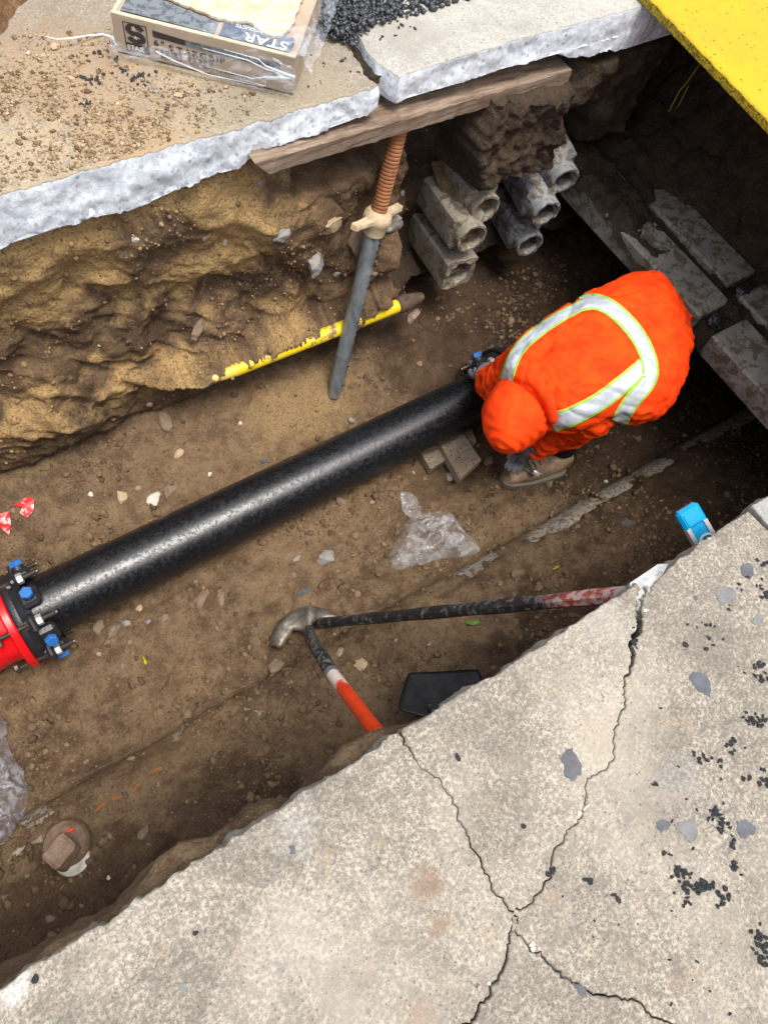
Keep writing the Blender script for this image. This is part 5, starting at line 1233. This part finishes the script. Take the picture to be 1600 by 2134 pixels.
film('dark_bag', [(-160, 1480), (-20, 1490), (12, 1500), (18, 1522), (14, 1545), (30, 1575), (48, 1600), (52, 1625), (66, 1645), (58, 1672), (50, 1720), (40, 1750), (10, 1775), (-60, 1800), (-170, 1700)], ground_pt(-.6, .6).z, .17, M_fblk, 'shiny grey plastic bag at the left picture edge', 7, freq=13)

def chip(pxs, z, mat, label, cat, name, h=.008, curl=.02):
    P = [Pz(*p, z) for p in pxs]; C = sum(P, Vector())/len(P); mb = MB(); k = len(P)
    gz = lambda p, e=0.: Vector((p.x, p.y, ground_pt(p.x, p.y).z + h + e + curl*(p-C).length/.05*.3))
    mb.add([gz(C, .01)] + [gz(p) for p in P] , [(0, 1+i, 1+(i+1) % k) for i in range(k)]); me = bpy.data.meshes.new('c'); me.from_pydata([tuple(v) for v in mb.v], [], mb.f)
    me = baked(me, [('SOLIDIFY', dict(thickness=.0015))]); tag(link(name, me, mat, None, False), label, cat)
M_rs = N('red_white_plastic', .4, .5); _n = M_rs.noise(40, 4); M_rs.color(M_rs.mix(M_rs.ramp(_n, [(.5, 0.), (.58, 1.)]), (.60, .03, .035), (.70, .55, .52))); M_rs = M_rs.m
chip([(37, 1068), (52, 1062), (66, 1050), (80, 1055), (78, 1075), (62, 1088), (50, 1082), (58, 1072)], -1.19, M_rs, 'red torn plastic shard on the soil, the upper of two at the left edge', 'plastic shard', 'plastic_shard')
chip([(0, 1090), (12, 1086), (30, 1080), (28, 1098), (20, 1116), (8, 1108)], -1.19, M_rs, 'faded red triangular shard at the left picture edge, below the other shard', 'plastic shard', 'plastic_shard')
M_leaf = plain('green_leaf', (.12, .26, .02), .5, bump=0); M_yel = plain('yellow_scrap', (.75, .62, .02), .5, bump=0)
chip([(962, 1308), (970, 1302), (976, 1308), (986, 1301), (988, 1310), (978, 1315), (970, 1314)], -1.22, M_leaf, 'small green leaf on the soil below the long bar', 'leaf', 'leaf')
chip([(1148, 1189), (1155, 1184), (1162, 1183), (1156, 1188), (1150, 1190)], -1.2, M_yel, 'tiny yellow green leaf above the bar', 'leaf', 'leaf')
chip([(295, 1368), (299, 1366), (304, 1376), (304, 1382), (300, 1380), (299, 1373)], -1.32, M_yel, 'tiny yellow scrap on the floor below the angular rock', 'scrap', 'scrap')
mb = MB(); pa_ = [hit(196+i*14, 1694-i*9-7*math.sin(i*.9))[0]+Vector((0, 0, -.001+.003*math.sin(i*2.2))) for i in range(12)]
mb.tube([p for i, p in enumerate(pa_)], [.002, .006, .004, .008, .006, .003, .005, .003, .006, .008, .005, .002], 6, squash=.4)
tag(mb.build('orange_ribbon', plain('faded_orange_plastic', (.24, .10, .03), .8), None, True), 'dirty orange ribbon half buried in the soil above the capped stub', 'ribbon')
# dangling scrap of yellow tape in the dark end
tp = [Py(1462, 128, 1.45), Py(1432, 170, 1.45), Py(1415, 190, 1.45), Py(1393, 232, 1.45), Py(1412, 222, 1.45), Py(1434, 178, 1.45)]
tag(MB().tube(tp, .004, 6, squash=.3).build('tape_loop', plain('dirty_yellow_tape', (.40, .36, .06), .6), None, True), 'yellow tape loop hanging in the dark below the yellow plate', 'tape')

# ------------------------------------------------------------ cardboard box on the far pavement
F0_, F1_ = Pz(245, 110), Pz(612, 200); u_ = (F1_-F0_).normalized(); v_ = Vector((-u_.y, u_.x, 0)); BW = (F1_-F0_).length; BH = .1; BD = .34
card = N('brown_cardboard', .85, .2); _n = card.noise(9, 4); _f = card.noise(220, 3, co=card.mapped((1, 1, .3))); card.color(card.mix(card.ramp(_n, [(.35, 0.), (.65, 1.)]), (.36, .275, .20), (.45, .36, .27))); card.bump(_f, .0004); M_card = card.m
tornm = N('torn_cardboard', .95, .1); _n = tornm.noise(30, 6, .75, dist=.8); tornm.color(tornm.mix(tornm.ramp(_n, [(.4, 0.), (.6, 1.)]), (.52, .40, .26), (.68, .57, .42))); tornm.bump(_n, .004); M_torn = tornm.m
M_bk = plain('printed_black', (.045, .033, .028), .7, var=.2, bump=0); M_nv = N('printed_dark_slate', .6, .3); _n = M_nv.noise(45, 6, .75); M_nv.color(M_nv.mix(M_nv.ramp(_n, [(.45, 0.), (.5, 1.)]), (.085, .095, .105), (.17, .19, .205))); M_nv = M_nv.m
M_blp = plain('printed_slate_blue', (.10, .13, .17), .45, var=.2, bump=0); M_wh = plain('printed_white', (.72, .74, .76), .6, bump=0); M_edge = plain('pale_card_edge', (.62, .52, .38), .85)
bx = empty('cardboard_box', F0_, 'opened cardboard box with printed sides, half wrapped in clear film, on the pavement', 'box'); g0 = .004
def bp(u, v, z): return F0_ + u_*u + v_*v + Vector((0, 0, z+g0))
Rb = Matrix((u_, v_, Vector((0, 0, 1)))).transposed()
mb = MB(); mb.box(bp(BW/2, BD/2, BH/2), (BW, BD, BH), Rb, bev=.0025); mb.build('carton', M_card, bx)
mb = MB(); mb.box(bp(BW/2, .006, BH+.0015), (BW+.002, .012, .005), Rb, bev=.001); mb.box(bp(.006, BD/2, BH+.0012), (.010, BD, .004), Rb); mb.build('flap_edge', M_edge, bx)
# torn pale flap on top
pt = [(.01, .14), (.05, .115), (.16, .09), (.27, .072), (.295, .066), (.325, .085), (.345, .082), (.37, .060), (.40, .052), (.42, .060), (.44, .095), (.45, .34), (.01, .34)]
pj = jag([V2(*p) for p in pt]+[V2(*pt[0])], .006, .004, 44)[:-1]; mb = MB(); k = len(pj)
mb.add([bp(p.x, p.y, BH+.011) for p in pj]+[bp(p.x, p.y, BH+.0045) for p in pj], [(i, (i+1) % k, k+(i+1) % k, k+i) for i in range(k)])
for t in tessellate_polygon([[Vector((p.x, p.y, 0)) for p in pj]]): mb.f.append(tuple(t)); mb.m.append(0)
tf = mb.build('torn_flap', M_torn, bx)
# printed areas, each a thin sheet of ink 0.4 mm proud
def ink(pts, face, mat, name, h=.0006):
    f = (lambda a, b: bp(a, -.0004-h, b)) if face == 'front' else (lambda a, b: bp(a, b, BH+.0042+h)); mb = MB(); k = len(pts)
    mb.add([f(*p) for p in pts], []); 
    for t in tessellate_polygon([[Vector((*p, 0)) for p in pts]]): mb.f.append(tuple(t) if True else 0); mb.m.append(0)
    return mb.build(name, mat, bx)
rect = lambda a, b, c_, d: [(a, b), (c_, b), (c_, d), (a, d)]
ink([(.020, .016), (.262, .012), (.262, .062), (.02, .115)], 'top', M_nv, 'printed_band'); ink([(.275, .012), (.462, .012), (.462, .075), (.275, .075)], 'top', M_blp, 'printed_panel')
ink(rect(.028, .012, .090, .016), 'front', M_bk, 'printed_logo'); ink(rect(.028, .086, .090, .0885), 'front', M_bk, 'printed_logo'); ink(rect(.028, .012, .0305, .0885), 'front', M_bk, 'printed_logo'); ink(rect(.0875, .012, .090, .0885), 'front', M_bk, 'printed_logo')
ink(rect(.028, .012, .090, .034), 'front', M_bk, 'printed_logo', .0007); ink([(.105, .066), (.19, .063), (.19, .078), (.105, .083)], 'front', M_bk, 'printed_bar'); ink([(.19, .062), (.440, .060), (.440, .079), (.19, .078)], 'front', M_nv, 'printed_bar')
# bold letter S with a star in it
sp_ = []
th_ = [math.radians(a) for a in range(-20, 271, 15)]
up_pts = [V2(.059+.019*math.cos(math.radians(a)), .071+.0105*math.sin(math.radians(a))) for a in range(10, 271, 20)]; lo_pts = [V2(.059+.019*math.cos(math.radians(a)), .052+.0105*math.sin(math.radians(a))) for a in range(90, -171, -20)]
ctl = up_pts+lo_pts[1:]; L_, R_ = [], []
for i, p in enumerate(ctl):
    t = (ctl[min(i+1, len(ctl)-1)]-ctl[max(i-1, 0)]).normalized(); nn = V2(-t.y, t.x); L_.append(p+nn*.0068); R_.append(p-nn*.0068)
mb = MB(); mb.add([bp(p.x, -.0013, p.y) for p in L_+R_], [(i, i+1, len(ctl)+i+1, len(ctl)+i) for i in range(len(ctl)-1)]); mb.build('printed_letter', M_bk, bx)
def star(cx, cz, r):
    P = [(cx+(r if i % 2 == 0 else r*.42)*math.sin(i*math.pi/5+.2), cz+(r if i % 2 == 0 else r*.42)*math.cos(i*math.pi/5+.2)) for i in range(10)]; return P
for (cx_, cz_, r_) in ((.056, .075, .0088), (.058, .052, .007)):
    mb = MB(); P_ = star(cx_, cz_, r_); mb.add([bp(cx_, -.0018, cz_)]+[bp(a, -.0018, b) for a, b in P_], [(0, 1+i, 1+(i+1) % 10) for i in range(10)]); mb.build('printed_star', M_edge, bx)
def ftext(body, u, z, size, mat, sx=1., off=0., d=.0022):
    M4 = Matrix((u_, Vector((0, 0, 1)), -v_)).transposed().to_4x4(); M4.translation = bp(u, -d, z); return text_obj(body, size, M4, mat, bx, 'printed_words', sx, off)
ftext('STAR', .0315, .0165, .0185, M_edge, 1.05, .0003, .0028)
M_br = plain('printed_brown', (.085, .045, .03), .7, bump=0)
def serif(body, u, z, size, mat, sx=1.25, wd=None):
    x = u
    for ch in body:
        if ch != ' ':
            ftext(ch, x, z, size, mat, sx, size*.02)
            w = size*.62*sx
            if ch in 'TARIPHNFMK': # feet
                for q in ([.12, .88] if ch in 'ARHNMK' else [.5] if ch in 'TI' else [.18]):
                    qq = {'I': .24, 'T': .52}.get(ch, q); ink(rect(x+w*qq-size*.13, z-.0004, x+w*qq+size*.13, z+size*.05), 'front', mat, 'printed_serif', .0016)
        x += {'I': .36, ' ': .4, '"': .45, 'G': .86, '6': .72, 'M': .92, '®': .5}.get(ch, .76)*size*sx
    return x
x_ = serif('6"', .105, .0445, .0215, M_br); serif('STARGRIP', x_+.008, .0445 - .004, .0215, M_br); ftext('®', .425, .052, .010, M_br)
serif('SERIES 3000P', .106, .0255, .0165, M_br, 1.15); ftext('RESTRAINT FOR DUCTILE IRON PIPE', .12, .0135, .0095, M_br, 1.5)
Mt = Matrix((-u_, -v_, Vector((0, 0, 1)))).transposed().to_4x4()
Mt.translation = bp(.452, .047, BH+.0060); text_obj('STAR', .047, Mt, M_wh, bx, 'printed_words', 1.05, .001)
Mt.translation = bp(.385, .071, BH+.0060); text_obj('PRODUCTS', .016, Mt, M_wh, bx, 'printed_words', .95, .0003)
# clear film: loose sheet over the front, the right end and its knot
def sheet(f, nu, nv, amp, seed, name, mat=M_filmw):
    U, Vv = np.meshgrid(np.linspace(0, 1, nu), np.linspace(0, 1, nv), indexing='ij'); P_ = np.zeros((nu, nv, 3))
    r1 = 1-np.abs(fbm(U*5, Vv*2.2, seed, 1.2, 4, seed)*1.7); k2 = fbm(U*12, Vv*5, seed, 1, 3, seed+2)
    for i in range(nu):
        for j in range(nv): P_[i, j] = f(U[i, j], Vv[i, j], amp*max(0., r1[i, j]) + amp*.3*k2[i, j])
    return shift(link(name, grid_mesh(name, P_), mat), wrapo)
wrapo = empty('wrapping_film', bp(.25, 0, 0), 'clear wrinkled film wrapped loosely round the front and right end of the box', 'film wrap')
sheet(lambda a, b, d: bp(-.006+a*(BW+.012), -.006-d-.012*math.sin(b*3.1), .004+b*(.042+.05*ss(.3, .75, a)-.012*math.sin(a*14))), 150, 40, .012, 3, 'front_sheet')
sheet(lambda a, b, d: bp(.24+a*(BW-.215), -.008+b*(.085+.04*a), BH+.010+d), 90, 50, .010, 5, 'top_sheet')
sheet(lambda a, b, d: bp(BW+.004+.035*b+d, .0+a*.40, BH+.012-b*.05+.3*d), 90, 30, .012, 7, 'side_sheet')
def strand(pts, r, name='film_rope'):
    shift(MB().tube(pts, r, 8).build(name, plain('white_film', (.75, .78, .82), .3, bump=0), None, True), wrapo)
kn = bp(BW+.004, -.014, .060)
for i, (a, b) in enumerate((((BW*.55, .030)), (BW*.7, .018), (BW*.5, .078), (BW*.62, .088))):
    strand([kn, bp(BW*.85, -.020, (.06+b)/2+.004*math.sin(i*3)), bp((BW+a)/2, -.022, b+.003), bp(a, -.014, b)], [.0035, .0018, .0014, .0005])
strand([bp(.115, -.018, .04), bp(.16, -.02, .028), bp(.25, -.02, .012), bp(.40, -.016, .014)], [.002, .0022, .0015, .0008])
tl = [(95, 76), (118, 82), (150, 80), (185, 74), (215, 72), (236, 78), (243, 95)]
strand([Pz(*p, .012+.012*math.sin(i)) for i, p in enumerate(tl)], [.001, .002, .0025, .002, .003, .003, .002])

# ------------------------------------------------------------ spoil and crumbs on the far pavement
def slab_area(n, box, seed, pred): 
    r = np.random.default_rng(seed); px = r.uniform(box[0], box[2], n); py = r.uniform(box[1], box[3], n); P_ = np.array([tuple(Pz(a, b, 0)) for a, b in zip(px, py)]); k = pred(px, py, r); return P_[k]
def gaussd(c, s, ang=0.):
    def f(px, py, r):
        dx, dy = px-c[0], py-c[1]; a = math.radians(ang); x = dx*math.cos(a)+dy*math.sin(a); y = -dx*math.sin(a)+dy*math.cos(a); return r.uniform(0, 1, len(px)) < np.exp(-(x/s[0])**2-(y/s[1])**2)*np.clip(.6+fbm(px, py, 0, .02, 3, 9), 0, 1)
    return f
allP = [slab_area(26000, (-100, 150, 560, 440), 11, gaussd((230, 290), (230, 62), -22)), slab_area(9000, (-100, 60, 420, 260), 12, gaussd((60, 190), (180, 90), -20)), slab_area(1500, (0, 100, 760, 400), 13, lambda a, b, r: r.uniform(0, 1, len(a)) < .45)]
P = np.concatenate(allP); P = P[(P[:, 1] > 1.606) & (P[:, 0] < 1.2)]; dd = P[:, :2]-np.array([F0_.x, F0_.y]); uu, vv = dd@np.array([u_.x, u_.y]), dd@np.array([v_.x, v_.y]); P = P[~((uu > -.02) & (uu < BW+.02) & (vv > -.02) & (vv < BD))]
R = RNG.lognormal(math.log(.0019), .60, len(P)).clip(.0009, .0075); P[:, 2] += R*.35
tag(lumps('spoil_crumbs', P, R, M_spoil, .75, .8, seed=5), kind='stuff')
# soil heap at the top left
xs = np.arange(-.6, 1.05, .007); ys = np.arange(2.0, 3.6, .007); X, Y = np.meshgrid(xs, ys, indexing='ij'); cA = Pz(20, -60)
edge = (Y-2.02-.62*ss(.25, .95, X)*1.0 - .22*(1-ss(-.1, .5, X))*0) + .06*fbm(X, Y, 0, 3, 4, 71)
w, v = worley(X, Y, 0., 22, 9); Z = -.02 + .16*ss(.0, .55, edge) + .05*ss(0, .12, edge) + (.022*(.8-w)*v + .010*fbm(X, Y, 0, 22, 3, 72))*ss(-.05, .1, edge)
me = grid_mesh('soil_heap', np.stack([X, Y, Z], -1)); a = me.attributes.new('clay', 'FLOAT', 'POINT'); a.data.foreach_set('value', np.full(X.size, .45, np.float32))
M_heap = soil('heap_soil', (.24, .13, .062), (.14, .07, .035), (.36, .22, .11), (.45, .27, .09), (.75, .95)); tag(link('soil_heap', me, M_heap), kind='stuff')
# asphalt crumbs: dense pile on the joint
P = np.concatenate([slab_area(5200, (640, -40, 980, 130), 14, lambda a, b, r: (r.uniform(0, 1, len(a)) < 1.6*np.exp(-((a-700)/58)**2-((b-55)/46)**2) + .9*np.exp(-((a-800)/70)**2-((b-22)/26)**2) + .5*np.exp(-((a-900)/60)**2-((b+2)/18)**2)) & (inside([(640, -60), (660, 60), (668, 84), (735, 108), (775, 60), (850, 40), (985, -5), (985, -60)], a, b)))])
R = RNG.lognormal(math.log(.0050), .5, len(P)).clip(.002, .014); hgt = .028*np.exp(-((P[:, 0]-Pz(705, 55).x)/.12)**2-((P[:, 1]-Pz(705, 55).y)/.14)**2); P[:, 2] += R*.5 + hgt*RNG.uniform(.2, 1, len(P))
tag(lumps('loose_asphalt', P, R, M_asph, .8, seed=6), kind='stuff')
# single crumbs one can count
_cm = []
for s_ in range(6):
    me = stone_mesh('asphalt_crumb', 1., 400+s_, 2, .7, .7, 2.5); me.materials.append(M_asph); me.polygons.foreach_set('use_smooth', [False]*len(me.polygons)); _cm.append(me)
proto = None; rnd = random.Random(5)
def crumb(px, py, r, group, LM, w_):
    p = Pz(px, py); o = bpy.data.objects.new('asphalt_crumb', _cm[rnd.randrange(6)]); COL.objects.link(o); o.location = p+Vector((0, 0, r*.45)); o.scale = (r*rnd.uniform(.85, 1.45), r*rnd.uniform(.75, 1.15), r*rnd.uniform(.9, 1.3)); o.rotation_euler = (0, 0, rnd.uniform(0, 6)); tag(o, None, 'asphalt crumb', group); CR.append((o, px, py, r, LM, w_))
CR = []
LMN = [(1075, 1910, 'crack junction'), (1190, 1590, 'large blue-grey stone by the forked crack'), (1330, 1320, 'wide end of the crack at the pavement edge'), (1460, 1430, 'blue-grey stone near the top of the right half'), (1510, 1240, 'pale grey stone in the upper right of the pavement'), (1555, 1190, 'small blue-grey stone by the picture edge'),
    (1425, 1735, 'grey triangular stone in the middle right'), (1550, 1730, 'square blue-grey stone by the right picture edge'), (1455, 1850, 'big forked asphalt cluster at lower right'), (1590, 1975, 'dense asphalt cluster at the lower right picture edge'), (1578, 1500, 'asphalt cluster halfway down the right picture edge'), (1585, 1620, 'asphalt cluster below it at the right picture edge'), (1480, 1690, 'upright asphalt strip right of the grey triangle')]
LMF = [(290, 168, 'grey chip below the box'), (195, 170, 'slim tan chip left of the box'), (210, 115, 'left end of the box'), (745, 140, 'joint between the far slabs'), (830, 60, 'loose asphalt pile'), (180, 220, 'spread of sandy spoil')]
GN = ('loose asphalt crumbs on the near pavement', LMN, 'near'); GF = ('loose asphalt crumbs on the far pavement', LMF, 'far')
def crumb_labels():
    by = {}
    for (o, px, py, r, LM, w_) in CR:
        d, t = min((math.hypot(px-a, py-b), t) for a, b, t in LM); by.setdefault((t, w_), []).append((d, o, r))
    for (t, w_), L_ in by.items():
        L_.sort(key=lambda q: q[0])
        for i, (d, o, r) in enumerate(L_):
            k = i+1; sfx = 'th' if 10 <= k % 100 <= 20 else {1: 'st', 2: 'nd', 3: 'rd'}.get(k % 10, 'th')
            o['label'] = ('black crumb nearest the ' if k == 1 else 'black crumb %d%s nearest the ' % (k, sfx)) + t
for (x, y, n_, sx_, sy_, r) in [(1590, 1175, 6, 20, 10, .0042), (1555, 1225, 5, 22, 16, .0036), (1590, 1240, 12, 14, 22, .0045), (1470, 1308, 7, 26, 14, .0036), (1492, 1335, 3, 12, 8, .0038), (1582, 1385, 8, 16, 10, .0048), (1578, 1412, 10, 20, 10, .0045),
    (1578, 1500, 24, 24, 14, .0048), (1522, 1553, 12, 18, 10, .0046), (1472, 1582, 6, 22, 10, .0042), (1500, 1588, 4, 10, 6, .004), (1440, 1572, 2, 5, 5, .005), (1590, 1620, 12, 14, 16, .0046), (1560, 1625, 4, 10, 8, .004),
    (1486, 1692, 14, 18, 16, .0046), (1508, 1725, 10, 12, 18, .0048), (1522, 1755, 6, 8, 18, .0042), (1388, 1778, 4, 12, 6, .0042), (1530, 1808, 8, 8, 12, .0048), (1420, 1822, 14, 22, 12, .005), (1436, 1850, 22, 26, 16, .0048), (1480, 1845, 16, 26, 12, .005), (1500, 1872, 12, 16, 18, .0046), (1425, 1880, 5, 10, 10, .004),
    (1585, 1965, 20, 18, 22, .005), (1590, 1995, 8, 12, 12, .0045), (1320, 1330, 9, 5, 40, .0042), (1330, 1290, 6, 5, 20, .0045), (1090, 1720, 1, 1, 1, .009), (953, 1580, 1, 1, 1, .006), (1222, 1833, 2, 5, 5, .006), (1145, 1820, 3, 8, 6, .005), (1287, 1866, 3, 10, 8, .005), (1375, 1476, 1, 1, 1, .0045), (1425, 1342, 1, 1, 1, .006), (1470, 1352, 1, 1, 1, .007), (1515, 1265, 2, 10, 8, .004),
    (1358, 1632, 3, 8, 4, .0042), (1400, 1900, 1, 2, 2, .004), (1540, 1400, 2, 30, 30, .003), (1445, 1700, 6, 60, 60, .0028), (1300, 1960, 6, 160, 60, .0025), (1450, 2050, 6, 100, 50, .0028), (75, 2040, 1, 1, 1, .006), (408, 1945, 1, 1, 1, .0045)]:
    for _ in range(n_): crumb(rnd.gauss(x, sx_*.6), rnd.gauss(y, sy_*.6), r*rnd.uniform(.6, 1.35), *GN)
for (x, y, n_, sx_, sy_, r) in [(195, 170, 16, 26, 12, .0055), (290, 168, 14, 18, 10, .006), (262, 150, 4, 12, 8, .006), (210, 115, 5, 14, 8, .006), (245, 125, 2, 6, 4, .006), (315, 155, 3, 14, 8, .005), (180, 220, 8, 16, 8, .005), (648, 116, 1, 1, 1, .006), (718, 125, 3, 8, 4, .005), (742, 152, 3, 12, 4, .004), (640, 182, 2, 8, 4, .004), (280, 188, 1, 1, 1, .005), (790, 80, 2, 8, 6, .005), (825, 80, 2, 12, 8, .005), (850, 55, 4, 22, 12, .005), (165, 118, 3, 12, 5, .004)]:
    for _ in range(n_): crumb(rnd.gauss(x, sx_*.6), rnd.gauss(y, sy_*.6), r*rnd.uniform(.6, 1.3), *GF)
crumb_labels()
# flat stones showing in the worn surface
def inlay(pts, colr, k):
    P_ = jag([pz2(*p) for p in pts]+[pz2(*pts[0])], .004, .004, k)[:-1]; mb = MB(); mb.add([Vector((p.x, p.y, .0012)) for p in P_], [])
    for t in tessellate_polygon([[Vector((p.x, p.y, 0)) for p in P_]]): mb.f.append(tuple(t)); mb.m.append(0)
    o = mb.build('exposed_stone', colr); o.parent = P_right if pts[0][0] > 1215 else P_mid if pts[0][1] < 1830 and pts[0][0] > 1000 else P_left
    if o.data.polygons[0].normal.z < 0: o.data.flip_normals()
IB = stonemat('blue_grey_inlay', (.075, .082, .10), (.135, .14, .155), .2); IG = stonemat('grey_inlay', (.15, .155, .16), (.22, .225, .22), .3)
for k, (pts, c_) in enumerate([([(1163, 1580), (1175, 1562), (1190, 1560), (1200, 1575), (1212, 1590), (1208, 1615), (1192, 1627), (1176, 1618), (1172, 1595)], IB), ([(1365, 1712), (1382, 1705), (1396, 1720), (1378, 1735), (1368, 1728)], IB),
    ([(1402, 1716), (1430, 1712), (1448, 1708), (1450, 1745), (1440, 1755), (1425, 1740)], IG), ([(1535, 1722), (1552, 1714), (1572, 1722), (1568, 1742), (1545, 1746)], IB), ([(1440, 1405), (1468, 1408), (1484, 1440), (1478, 1456), (1460, 1446), (1442, 1420)], IB),
    ([(1543, 1182), (1558, 1174), (1566, 1186), (1562, 1204), (1546, 1200)], IB), ([(1492, 1232), (1508, 1220), (1526, 1228), (1530, 1248), (1512, 1258), (1494, 1250)], IG), ([(1570, 1290), (1582, 1283), (1586, 1294), (1574, 1302)], IG),
    ([(1190, 2046), (1205, 2050), (1222, 2064), (1222, 2076), (1206, 2070)], IB), ([(1442, 1244), (1450, 1240), (1453, 1248), (1446, 1252)], IB), ([(985, 2052), (998, 2040), (1002, 2058), (990, 2062)], IB), ([(602, 1765), (612, 1762), (614, 1776), (604, 1780)], IB), ([(372, 2050), (384, 2044), (394, 2054), (386, 2066), (374, 2062)], IG)]): inlay(pts, c_, 60+k)
stone(150, 165, 16, 30, 'tan', 'slim tan chip of wood or stone on the far pavement left of the asphalt crumbs', 501, rot=.6, objs=[P_f1], sink=.1)
stone(320, 180, 12, 24, 'grey', 'slim grey stone chip under the front of the cardboard box', 502, rot=-.5, objs=[P_f1], sink=.1)
for i, (x, y, w_, c_, t_) in enumerate([(372, 200, 22, 'tan', 'orange brown clod of soil on the pavement below the box'), (118, 98, 30, 'tan', 'large tan clod at the foot of the soil heap'), (92, 118, 18, 'tan', 'small tan clod below the large one at the soil heap'), (60, 112, 14, 'white', 'pale pebble beside the tan clods'), (245, 216, 9, 'white', 'white pebble on the far pavement below the crumb patch'), (362, 216, 9, 'white', 'white flake beside the orange brown clod'), (40, 330, 12, 'tan', 'tan pebble near the lower left of the far pavement')]):
    stone(x, y, w_, w_*.8, c_, t_, 520+i, rot=i, objs=[P_f1], sink=.1)
for i, (x, y, w_) in enumerate([(1218, 1683, 26), (1207, 1696, 16), (1122, 1828, 10), (1108, 1968, 18), (1110, 1978, 16), (1018, 2050, 12), (1345, 1272, 12)]):
    stone(x, y, w_, w_*.7, 'white', ['white mortar chip in the forked crack of the near pavement', 'smaller white chip touching the chip in the forked crack', 'tiny white chip in the crack above the junction', 'white chip just right of the crack junction', 'white sliver below the chip right of the junction', 'pale pebble stuck in the crack below the junction', 'white chip in the wide crack at the pavement edge'][i], 540+i, rot=i, flat=.2, objs=[P_mid, P_right, P_left, P_bot], sink=.25)
